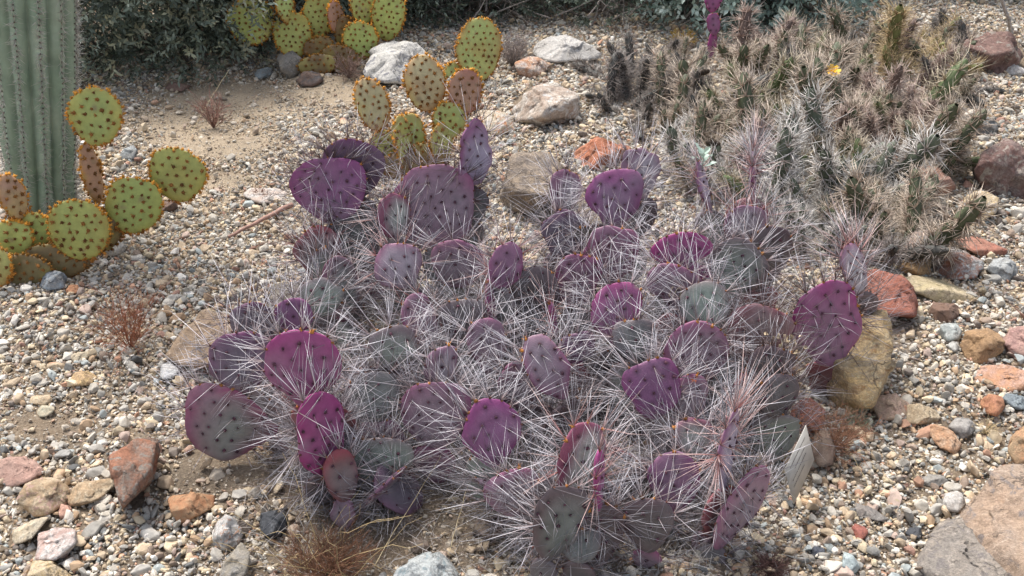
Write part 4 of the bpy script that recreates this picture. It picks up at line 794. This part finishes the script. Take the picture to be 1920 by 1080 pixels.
for ci, (cx, cy, lab, tones, ns, (sx_, sy_), ln) in enumerate(CH):
    root = thing('cholla', at_z(cx, cy + 22), lab, 'cactus'); rg = np.random.default_rng(50 + ci)
    ns = int(ns * 1.35)
    for s_ in range(ns):
        a_, q_ = s_ * 2.4 + ci, math.sqrt((s_ + .5) / ns); px_, py_ = cx + math.cos(a_) * q_ * sx_ * 1.05, cy + 28 + math.sin(a_) * q_ * sy_ * 1.05
        p_ = at_z(px_, py_, 0); p_[2] = float(gz(p_[0], p_[1])) - .008
        tn = tones[0] if rg.uniform() < .55 else tones[rg.integers(0, len(tones))]; sm, sp = VAR[tn][rg.integers(0, 3)]
        out = np.array((math.cos(a_), -math.sin(a_) * 1.0)) * q_
        e = Euler((R(ln) * -out[1] * -1 * -1 + rg.normal() * .14, R(ln) * out[0] + rg.normal() * .14, rg.uniform(0, 6.28)), 'XYZ')
        # tilt first, then spin about its own axis
        e = (Matrix.Rotation(R(ln) * out[0] * 1.3 + rg.normal() * .42, 3, 'Y') @ Matrix.Rotation(-R(ln) * out[1] + rg.normal() * .42, 3, 'X') @ Matrix.Rotation(rg.uniform(0, 6.28), 3, 'Z')).to_euler()
        sc = rg.uniform(.75, 1.15) * (1.55 if s_ % 6 == 3 and ci not in (0, 1, 14) else 1) * (1.0 if cy > 150 else .95) * (.8 if ci in (1, 14) else 1)
        o = link('stem', sm, root, loc=tuple(p_ - np.array(root.location)), rot=e); o.scale = (sc,) * 3
        link('spines', sp, o, 'stuff')
        if ci in (3, 13) and s_ in (2, 5, 8) or (ci in (2, 11, 5) and s_ == 4):
            Lq = {id(VAR[tn][q][0]): l for q, l in enumerate((.13, .17, .22))}[id(sm)]
            for q in range(4):
                fo = link('dried_fruit', fruit_me, o, loc=(rg.normal() * .011, rg.normal() * .011, Lq + rg.uniform(-.006, .006)), rot=(rg.normal() * .5, rg.normal() * .5, 0))
        if ci == 8 and s_ == 2:
            flo = o
# yellow flower on its own stem
fl_root = [o for o in bpy.data.objects if o.get('label', '').startswith('cholla bearing')][0]
Yf = at_z(1562, 235)[1]; fp = at_Y(1560, 137, Yf); bs = at_z(1566, 240)
stm, spn_ = VAR['tan'][2]; dv = Vector(tuple(fp - bs)); o = link('stem', stm, fl_root, loc=tuple(bs - np.array(fl_root.location)), rot=dv.to_track_quat('Z', 'Y').to_euler()); o.scale = (1, 1, dv.length / .22); link('spines', spn_, o, 'stuff')
A = Acc()
for ring, (np_, rl, up_) in enumerate(((8, .033, .5), (6, .025, 1.3))):
    for k in range(np_):
        a_ = k * 2 * math.pi / np_ + ring * .4; e = np.array((math.cos(a_), math.sin(a_), up_)); e = e / np.linalg.norm(e); s2 = np.array((-math.sin(a_), math.cos(a_), 0))
        pts = [np.zeros(3), e * rl * .5 + s2 * rl * .32, e * rl + s2 * rl * .16 + (0, 0, .002), e * rl - s2 * rl * .16 + (0, 0, .002), e * rl * .5 - s2 * rl * .32]
        A.add(np.array(pts) + (0, 0, .001 * ring), np.array([[0, 1, 2], [0, 2, 3], [0, 3, 4]]))
link('flower', A.mesh('flower', M_petal), fl_root, loc=tuple(fp - np.array(fl_root.location)), rot=(.5, 0, 0))

# ------------------------------------------------------------------ shrubs behind
def leaf_template(n, l, wd, rg):
    """a sprig: thin twig with leaves set around it, growing +z"""
    V, T = [], []
    for i in range(n):
        z = (i + .5) / n * l * n * .42; a_ = i * 2.4 + rg.normal() * .3; e = np.array((math.cos(a_), math.sin(a_), rg.uniform(.5, 1.1))); e /= np.linalg.norm(e)
        s_ = np.cross(e, (0, 0, 1.)); s_ /= np.linalg.norm(s_); nn = np.cross(s_, e); b_ = np.array((0, 0, z)); k = len(V); le = l * rg.uniform(.7, 1.2)
        V += [b_, b_ + e * le * .45 + s_ * wd + nn * wd * .25, b_ + e * le, b_ + e * le * .45 - s_ * wd + nn * wd * .25]; T += [[k, k + 1, k + 2], [k, k + 2, k + 3]]
    return np.array(V), np.array(T)
def shrub(name, label, blobs, nspr, leafc, llen, lwid, seed, cat='shrub', nl=9, twigs=80, twc=(.13, .11, .095), inward=.55, tw_r=.004):
    rg = np.random.default_rng(seed); blobs = [(np.array(c), np.array(e)) for c, e in blobs]
    base = np.mean([b[0] for b in blobs], 0); base[2] = 0; root = thing(name, base, label, cat)
    vol = np.array([e[0] * e[1] + e[0] * e[2] for c, e in blobs]); pk = rg.choice(len(blobs), nspr, p=vol / vol.sum())
    A = Acc(); temps = [leaf_template(nl, llen, lwid, rg) for _ in range(6)]
    d = unit(rg.normal(size=(nspr, 3))); cc = np.array([blobs[i][0] for i in pk]); ee = np.array([blobs[i][1] for i in pk])
    rad = 1 - inward * rg.uniform(0, 1, nspr) ** 1.6; lump = 1 + .16 * fbm(d * 2.2 + pk[:, None] * 7., seed, 3)
    Pp = cc + d * ee * (rad * lump)[:, None]; k = Pp[:, 2] > .01; Pp, d = Pp[k], d[k]
    zdir = unit(d + np.array((0, 0, .5)) + rg.normal(0, .45, d.shape)); a_ = unit(np.cross(zdir, rg.normal(size=zdir.shape))); b_ = np.cross(zdir, a_)
    ti = rg.integers(0, 6, len(Pp)); sc = rg.uniform(.75, 1.3, len(Pp))
    for q in range(6):
        s_ = ti == q; V, T = temps[q]; n_ = s_.sum()
        W = Pp[s_][:, None] + (V[None, :, 0:1] * a_[s_][:, None] + V[None, :, 1:2] * b_[s_][:, None] + V[None, :, 2:3] * zdir[s_][:, None]) * sc[s_][:, None, None]
        cl = np.array(leafc)[rg.integers(0, len(leafc), n_)] * rg.uniform(.7, 1.35, (n_, 1)); cl = np.repeat(cl, len(V), 0) * rg.uniform(.8, 1.25, (n_ * len(V), 1))
        A.add(W.reshape(-1, 3), (T[None] + (np.arange(n_) * len(V))[:, None, None]).reshape(-1, 3), cl)
    link('foliage', A.mesh('foliage', M_leaf, smooth=False, off=base), root, 'stuff')
    A = Acc()
    for i in range(twigs):
        c_, e_ = blobs[rg.integers(0, len(blobs))]; s0 = np.array((c_[0] + rg.normal() * e_[0] * .3, c_[1] + rg.normal() * e_[1] * .25, 0.)); dd = unit(rg.normal(size=3)); dd[2] = abs(dd[2]) * .7
        e1 = c_ + dd * e_ * .92; t_ = np.linspace(0, 1, 7)[:, None]; mid = (s0 + e1) / 2 + rg.normal(0, .12, 3) * e_
        Pc = s0 * (1 - t_) ** 2 + 2 * mid * t_ * (1 - t_) + e1 * t_ ** 2 + rg.normal(0, .008, (7, 3)); Pc[:, 2] = np.maximum(Pc[:, 2], 0)
        V, Q = tube(Pc, np.linspace(tw_r * rg.uniform(.7, 2.2), tw_r * .35, 7), 5); A.add(V, Q, np.array(twc) * rg.uniform(.6, 1.6))
    link('branches', A.mesh('branches', M_twig, off=base), root, 'stuff'); return root
DG = [(.08, .105, .08), (.11, .14, .105), (.15, .185, .145), (.25, .30, .24), (.065, .085, .065), (.28, .29, .20)]
g0 = at_z(150, 178); g1 = at_z(330, 158); g2 = at_z(500, 110)
shrub('hedge', 'dense dark green hedge behind the saguaro', [((g0[0] - .15, g0[1] + .42, .42), (.55, .45, .62)), ((g1[0] - .05, g1[1] + .42, .38), (.5, .44, .6)), ((g1[0] + .28, g1[1] + .78, .42), (.45, .42, .62)), ((g2[0] - .1, g2[1] + .75, .5), (.55, .4, .7)), ((g1[0] + .7, g1[1] + 1.0, .5), (.5, .4, .7)), ((g0[0] - .9, g0[1] + .6, .5), (.6, .5, .7))], 12000, DG, .030, .0052, 61, 'hedge', nl=11, twigs=160)
shrub('shrub', 'dark shrub with bare twigs behind the back white boulder', [((-.55, 5.55, .2), (.45, .45, .36)), ((-.05, 5.5, .18), (.5, .42, .34)), ((.45, 5.5, .2), (.5, .42, .36)), ((-.2, 6.2, .5), (1.3, .5, .6)), ((.9, 5.75, .3), (.45, .42, .42))], 8000, DG[:3] + DG[4:5], .024, .0055, 62, twigs=380, twc=(.20, .175, .155), tw_r=.0045)
g3 = at_z(1400, 60)
shrub('shrub', 'pale grey green leafy shrub behind the slim pad stack', [((g3[0] - .12, g3[1] + .18, .24), (.42, .34, .36)), ((g3[0] + .22, g3[1] + .24, .24), (.4, .34, .38))], 2300, [(.27, .36, .31), (.36, .45, .40), (.18, .25, .21), (.44, .52, .47)], .034, .0085, 63, nl=6, twigs=160, twc=(.2, .18, .16))
shrub('shrub', 'dark shrub in the shade at the top right', [((1.6, 5.85, .2), (.55, .38, .36)), ((2.2, 5.85, .22), (.55, .38, .36)), ((2.8, 5.85, .22), (.5, .38, .36)), ((2.0, 6.6, .5), (1.2, .5, .65)), ((3.0, 6.0, .5), (.8, .6, .7)), ((1.3, 6.3, .5), (.8, .5, .7)), ((3.5, 5.3, .45), (.6, .5, .55))], 7000, DG[:3] + DG[4:5], .026, .006, 64, twigs=300, twc=(.17, .15, .135))
shrub('shrub', 'tall row of dark shrubs closing off the far background', [((x_, 7.3 + .3 * math.sin(x_ * 3), .8), (1.1, .7, 1.0)) for x_ in np.arange(-5.5, 6.6, 1.1)], 9000, DG[:3], .055, .014, 65, twigs=200)

# ------------------------------------------------------------------ dead branches, sticks, dry weeds and grass
def curve_pts(a, b_, sag_, n, rg, jit):
    t_ = np.linspace(0, 1, n)[:, None]; m_ = (a + b_) / 2 + np.array(sag_); P_ = a * (1 - t_) ** 2 + 2 * m_ * t_ * (1 - t_) + b_ * t_ ** 2; P_[1:-1] += rg.normal(0, jit, (n - 2, 3)); return P_
rg = np.random.default_rng(81); root = thing('brush_pile', at_z(960, 60), 'tangle of bare grey branches under the back shrubs', 'branches')
for i in range(70):
    a = at_z(rg.uniform(760, 1290), rg.uniform(10, 62), 0); a[2] = rg.uniform(.0, .12); b_ = a + np.array((rg.normal() * .35, rg.uniform(-.05, .5), rg.uniform(.02, .4)))
    V, Q = tube(curve_pts(a, b_, rg.normal(0, .06, 3), 8, rg, .006) - np.array(root.location), np.linspace(rg.uniform(.002, .006), .001, 8), 5)
    link('branch', mesh('branch', V, Q, M_twig, np.tile(np.array((.24, .21, .19)) * rg.uniform(.5, 1.4), (len(V), 1))), root)
def weed(name, label, px_, py_, hpx, n, col, seed, cat='dry weed', spread=.6, r=.0009, sub=5, stiff=.0, kidsize=.4):
    rg = np.random.default_rng(seed); b0 = at_z(px_, py_); b0[2] = float(gz(b0[0], b0[1])); s = depth(b0) / F; h = hpx * s; root = thing(name, b0, label, cat); A = Acc()
    for i in range(n):
        d = unit(np.array((rg.normal() * spread, rg.normal() * spread, 1.))); e = d * h * rg.uniform(.6, 1.1); P_ = curve_pts(np.zeros(3), e, (e * (.1, .1, .25)), 6, rg, h * .012)
        V, Q = tube(P_, np.linspace(r * 1.4, r * .5, 6), 3); A.add(V, Q, np.array(col) * rg.uniform(.6, 1.4))
        for k in range(sub):
            t_ = rg.uniform(.25, 1); p_ = P_[min(5, int(t_ * 5))]; dd = unit(d + rg.normal(0, .6, 3)); q_ = p_ + dd * h * kidsize * rg.uniform(.3, .9)
            V, Q = tube(np.array([p_, (p_ + q_) / 2 + rg.normal(0, h * .012, 3), q_]), (r * .8, r * .6, r * .35), 3); A.add(V, Q, np.array(col) * rg.uniform(.6, 1.6))
            for _ in range(2):
                q2 = q_ + unit(dd + rg.normal(0, .8, 3)) * h * .09; V, Q = tube(np.array([q_ * .6 + p_ * .4, q2]), (r * .6, r * .5), 3); A.add(V, Q, np.array(col) * rg.uniform(.7, 1.7))
    link('stalks', A.mesh('stalks', M_twig), root, 'stuff'); return root
weed('dry_weed', 'small reddish brown dead weed in front of the dark hedge', 400, 236, 72, 26, (.27, .15, .12), 1, spread=.42)
weed('dry_weed', 'airy rust coloured weed in the left gravel', 245, 655, 125, 46, (.30, .12, .065), 2, spread=.5, r=.0006)
weed('dry_weed', 'brownish dead weed under the back green prickly pear', 655, 150, 52, 30, (.26, .18, .15), 3, spread=.7, r=.0011)
weed('dry_weed', 'rusty dry weed between the cactus and the golden block', 1560, 850, 100, 60, (.25, .13, .08), 4, spread=.7, r=.0006)
weed('dry_weed', 'brown tangled weed at the bottom edge left of centre', 615, 1085, 105, 95, (.19, .095, .055), 5, spread=1.0, r=.0006, sub=7)
weed('dry_weed', 'dark brown bristly weed at the bottom edge right of centre', 1440, 1092, 42, 120, (.13, .07, .06), 6, spread=.8, r=.0006)
weed('dry_grass', 'small straw tuft beside the light grey stone', 1850, 806, 34, 40, (.50, .40, .24), 7, 'dry grass', 1.0, .0006, 2)
weed('dry_weed', 'pale green grey sprig below the golden yellow block', 1605, 800, 40, 30, (.33, .36, .26), 8, 'weed', .8, .0006)
weed('dry_weed', 'rust brown dead weed by the flat pinkish white slab', 490, 372, 22, 30, (.27, .16, .12), 9, spread=1.1, r=.0009)
weed('dry_grass', 'yellow brown dead tuft behind the sprawling cholla', 1280, 82, 34, 50, (.38, .26, .07), 10, 'dry grass', .8, .0016)
weed('dry_weed', 'dead spiny grey plant beside the tall single green pad', 962, 128, 60, 60, (.30, .26, .24), 11, spread=.6, r=.0012)
# long straw blades over the brown weed
rg = np.random.default_rng(14); b0 = at_z(600, 1075); root = thing('dry_grass', b0, 'long pale straw blades arching over the bottom brown weed', 'dry grass'); A = Acc()
for i in range(34):
    a = np.array((rg.normal() * .05, rg.normal() * .05, 0)); e = a + np.array((rg.normal() * .12, rg.normal() * .08, rg.uniform(.03, .17)))
    V, Q = tube(curve_pts(a, e, (0, 0, .03), 8, rg, .004), np.linspace(.0009, .0004, 8), 3); A.add(V, Q, np.array((.55, .42, .22)) * rg.uniform(.6, 1.2))
for (p0, p1) in (((690, 1060), (860, 760)), ((800, 1000), (850, 700)), ((1600, 940), (1520, 800)), ((1690, 1060), (1660, 900))):
    pass
link('blades', A.mesh('blades', M_twig), root, 'stuff')
def straw(label, p0, p1, h0, h1, col=(.50, .41, .25), r=.0009, name='straw', cat='grass stem'):
    a, b_ = at_z(*p0, h0), at_z(*p1, h1); V, Q = tube(curve_pts(a, b_, (0, 0, .01), 10, np.random.default_rng(int(p0[0])), .001) - a, np.linspace(r, r * .5, 10), 5)
    o = link(name, mesh(name, V, Q, M_twig, np.tile(col, (len(V), 1))), loc=tuple(a)); tag(o, label, cat)
straw('long pale dry stem slanting up from the bottom brown weed', (702, 1062), (862, 800), .01, .10)
straw('pale dry stem standing in the bare soil between cactus masses', (840, 1040), (880, 905), .01, .08)
straw('thin pale grass stem against the back left gravel', (358, 250), (430, 130), .005, .12, r=.0012)
straw('pale curved stalk lying right of the plant tag', (1636, 930), (1588, 838), .012, .03)
straw('arched straw stem rising through the cholla under the yellow flower', (1572, 290), (1545, 150), .05, .26, r=.0014)
# fallen stick
a, b_ = at_z(428, 444, .012), at_z(548, 384, .025); V, Q = tube(curve_pts(a, b_, (0, 0, .004), 12, np.random.default_rng(3), .0012) - a, np.linspace(.0045, .0085, 12), 8)
tag(link('stick', mesh('stick', V, Q, M_twig, np.tile((.33, .20, .16), (len(V), 1))), loc=tuple(a)), 'reddish brown fallen stick lying on the gravel left of the cactus', 'stick')
a, b_ = at_z(740, 62, .02), at_z(1010, 58, .03)
# seedling with pale leaves
sp0 = at_Y(1318, 300, at_z(1320, 518)[1]); root = thing('seedling', sp0, 'pale mint green leafy seedling above the upright lavender pad', 'plant'); rg = np.random.default_rng(5)
V, Q = tube(np.array([(0, 0, -.10), (.002, .004, -.04), (0, 0, .02)]), .0016, 5); link('stem', mesh('stem', V, Q, M_leaf, np.tile((.3, .36, .27), (len(V), 1))), root)
for i in range(11):
    a_ = i * 2.4; e = np.array((math.cos(a_), math.sin(a_), .35 + i * .08)); e /= np.linalg.norm(e); s_ = unit(np.cross(e, (0, 0, 1.))); l_ = rg.uniform(.028, .044); z = -.02 + i * .004; n_ = np.cross(s_, e)
    V = np.array([(0, 0, 0), e * l_ * .35 + s_ * .006, e * l_ * .75 + s_ * .009 + n_ * .003, e * l_, e * l_ * .75 - s_ * .009 + n_ * .003, e * l_ * .35 - s_ * .006]) + (0, 0, z)
    link('leaf', mesh('leaf', V, np.array([[0, 1, 2], [0, 2, 3], [0, 3, 4], [0, 4, 5]]), M_leaf, np.tile((.45, .58, .50), (6, 1))), root)
# hanging grey branch at the top right corner
a, b_ = at_z(1895, 60, .05), at_z(1800, -60, .55); root = tag(link('branch', None, loc=tuple(a)), 'woolly grey branch bending over the top right corner', 'branch')
V, Q = tube(curve_pts(a, b_, (.05, 0, .1), 14, rg, .004) - a, np.linspace(.009, .005, 14), 7); link('wood', mesh('wood', V, Q, M_twig, np.tile((.36, .35, .35), (len(V), 1))), root)
B = V[rg.integers(0, len(V), 420)]; Dd = rg.normal(size=(420, 3)); v, f, c_ = needles(B, Dd, rg.uniform(.01, .03, 420), .0006, np.tile((.4, .4, .4), (420, 1)), np.tile((.55, .55, .55), (420, 1)))
link('fuzz', mesh('fuzz', v, f, M_spine, c_), root, 'stuff')
# loose spines and litter under the cactus
rg = np.random.default_rng(33); n = 5200; px_ = rg.uniform(380, 1530, n); py_ = rg.uniform(560, 1090, n); k = (np.abs(px_ - 960) < 330 + (py_ - 560) * .45); px_, py_ = px_[k], py_[k]; n = len(px_)
B = np.array([at_z(a_, b_) for a_, b_ in zip(px_, py_)]); B[:, 2] = gz(B[:, 0], B[:, 1]) + rg.uniform(.006, .03, n); Dd = rg.normal(size=(n, 3)) * (1, 1, .25)
cc = np.array([(.35, .32, .30), (.22, .17, .13), (.50, .47, .45), (.14, .10, .08)])[rg.integers(0, 4, n)]
v, f, c_ = needles(B, Dd, rg.uniform(.02, .07, n), .0007, cc, cc, .1); o = link('spine_litter', mesh('spine_litter', v, f, M_spine, c_), kind='stuff'); tag(o, 'fallen spines and litter on the soil under the purple cactus', 'litter')

# small dry debris caught in the cactus, and the insect scar on the heart shaped pad
def debris(name, label, px_, py_, gy, n, size, col, seed):
    rg = np.random.default_rng(seed); c0 = at_Y(px_, py_, at_z(px_, gy)[1]); A = Acc()
    for i in range(n):
        p0 = rg.normal(0, size * .45, 3); d = unit(rg.normal(size=3)); s2 = unit(np.cross(d, rg.normal(size=3))) * size * .16; l_ = size * rg.uniform(.3, .6); n_ = np.cross(d, s2)
        A.add(np.array([p0, p0 + d * l_ * .5 + s2, p0 + d * l_ + n_ * .8, p0 + d * l_ * .5 - s2, p0 + d * l_ * .5 + n_]), np.array([[0, 1, 4], [1, 2, 4], [2, 3, 4], [3, 0, 4]]), np.array(col) * rg.uniform(.6, 1.3))
    tag(link(name, A.mesh(name, M_twig, smooth=False), loc=tuple(c0)), label, 'dry debris')
debris('dried_flower', 'crumpled pale tan dry flower caught between the dark red pad and the magenta pad', 1478, 640, 800, 40, .030, (.52, .42, .28), 1)
debris('dried_petal', 'orange red dry petal lying below the mauve pad on the right', 1300, 708, 872, 4, .026, (.50, .13, .06), 2)
debris('dried_flower', 'small pale dry crumb on top of the grey lavender pad', 1372, 384, 596, 14, .012, (.60, .52, .38), 3)
heart = [o for o in plant.children if o.get('label', '').startswith('heart')][0]
dg = np.array([(-.006, .012), (-.010, .004), (-.012, -.006), (-.008, -.013), (-.004, -.004), (.000, .006), (.004, .010), (.008, .004), (.006, -.006), (.010, -.014)]) * 1.35
hv = np.array([v.co[:] for v in heart.data.vertices]); fr = hv[(hv[:, 1] < np.median(hv[:, 1]))]
pts = [(x_, fr[np.argmin(((fr[:, [0, 2]] - (x_, z_)) ** 2).sum(1))][1] - .0006, z_) for x_, z_ in dg]
V, Q = tube(np.array(pts), .0015, 6); link('scar', mesh('scar', V, Q, M_twig, np.tile((.55, .45, .32), (len(V), 1))), heart)

# ------------------------------------------------------------------ plant tag
sg = at_z(1489, 945, .0); D0 = depth(sg) * .965; 
def cs(px_, py_, dd): return at_D(px_, py_, D0 + dd)
sc_ = D0 / F; p_b, p_r, p_l = cs(1489, 945, 0), cs(1527, 862, 62 * sc_), cs(1472, 881, -60 * sc_); 
lift = np.array((0, 0, .012)); p_b, p_r, p_l = p_b + lift * 0, p_r, p_l; p_t = p_r + p_l - p_b
zmin = .004; dz = max(0, zmin - min(p_[2] for p_ in (p_b, p_r, p_l, p_t))); 
sign = thing('plant_tag', p_b, 'small grey white plant label plate tilted on one corner, right of the purple cactus', 'sign')
U_, V_ = p_r - p_b, p_l - p_b; nn = unit(np.cross(U_, V_)); nn = nn if np.dot(nn, CAMP - p_b) > 0 else -nn
def plate(name, u0, u1, v0, v1, off, th, mt, par):
    c = [U_ * u + V_ * v + nn * off for u, v in ((u0, v0), (u1, v0), (u1, v1), (u0, v1))]; c += [q - nn * th for q in c]
    link(name, mesh(name, np.array(c), np.array([[0, 1, 2, 3], [7, 6, 5, 4], [0, 4, 5, 1], [1, 5, 6, 2], [2, 6, 7, 3], [3, 7, 4, 0]]), mt, smooth=False), par)
m_, t_n, b_n = mat_base('tag_metal', .45); M_tag = m_; b_n.inputs['Metallic'].default_value = 0
t_n.links.new(mixc(t_n, ramp(t_n, noise(t_n, 40, 5), (.4, .7)), (.47, .45, .41), (.38, .36, .33)), b_n.inputs['Base Color'])
m_, t_n, b_n = mat_base('tag_ink', .7); b_n.inputs['Base Color'].default_value = (.10, .09, .09, 1); M_ink = m_
plate('plate', 0, 1, 0, 1, 0, .0015, M_tag, sign)
# rows of worn, unreadable print running along the plate's long side
A = Acc(); rg = np.random.default_rng(2)
for v_, a0, a1, hh in ((.84, .16, .86, .035), (.66, .30, .74, .03), (.50, .14, .76, .03), (.34, .12, .60, .03)):
    u_ = a0
    while u_ < a1:
        wd = rg.uniform(.012, .03); c = [U_ * u + V_ * v + nn * .0006 for u, v in ((u_, v_ - hh / 2), (u_ + wd, v_ - hh / 2), (u_ + wd, v_ + hh / 2 * rg.uniform(.4, 1)), (u_, v_ + hh / 2))]
        A.add(np.array(c), np.array([[0, 1, 2, 3]])); u_ += wd + rg.uniform(.006, .016)
link('print', A.mesh('print', M_ink, smooth=False), sign)
c0_ = (U_ + V_) * .5 - nn * .004; V, Q = tube(np.array([c0_, c0_ - nn * .02 + (0, 0, -.03), np.array((c0_[0] - nn[0] * .02, c0_[1] - nn[1] * .02, -.03))]), .0022, 6); link('stake', mesh('stake', V, Q, M_tag), sign)
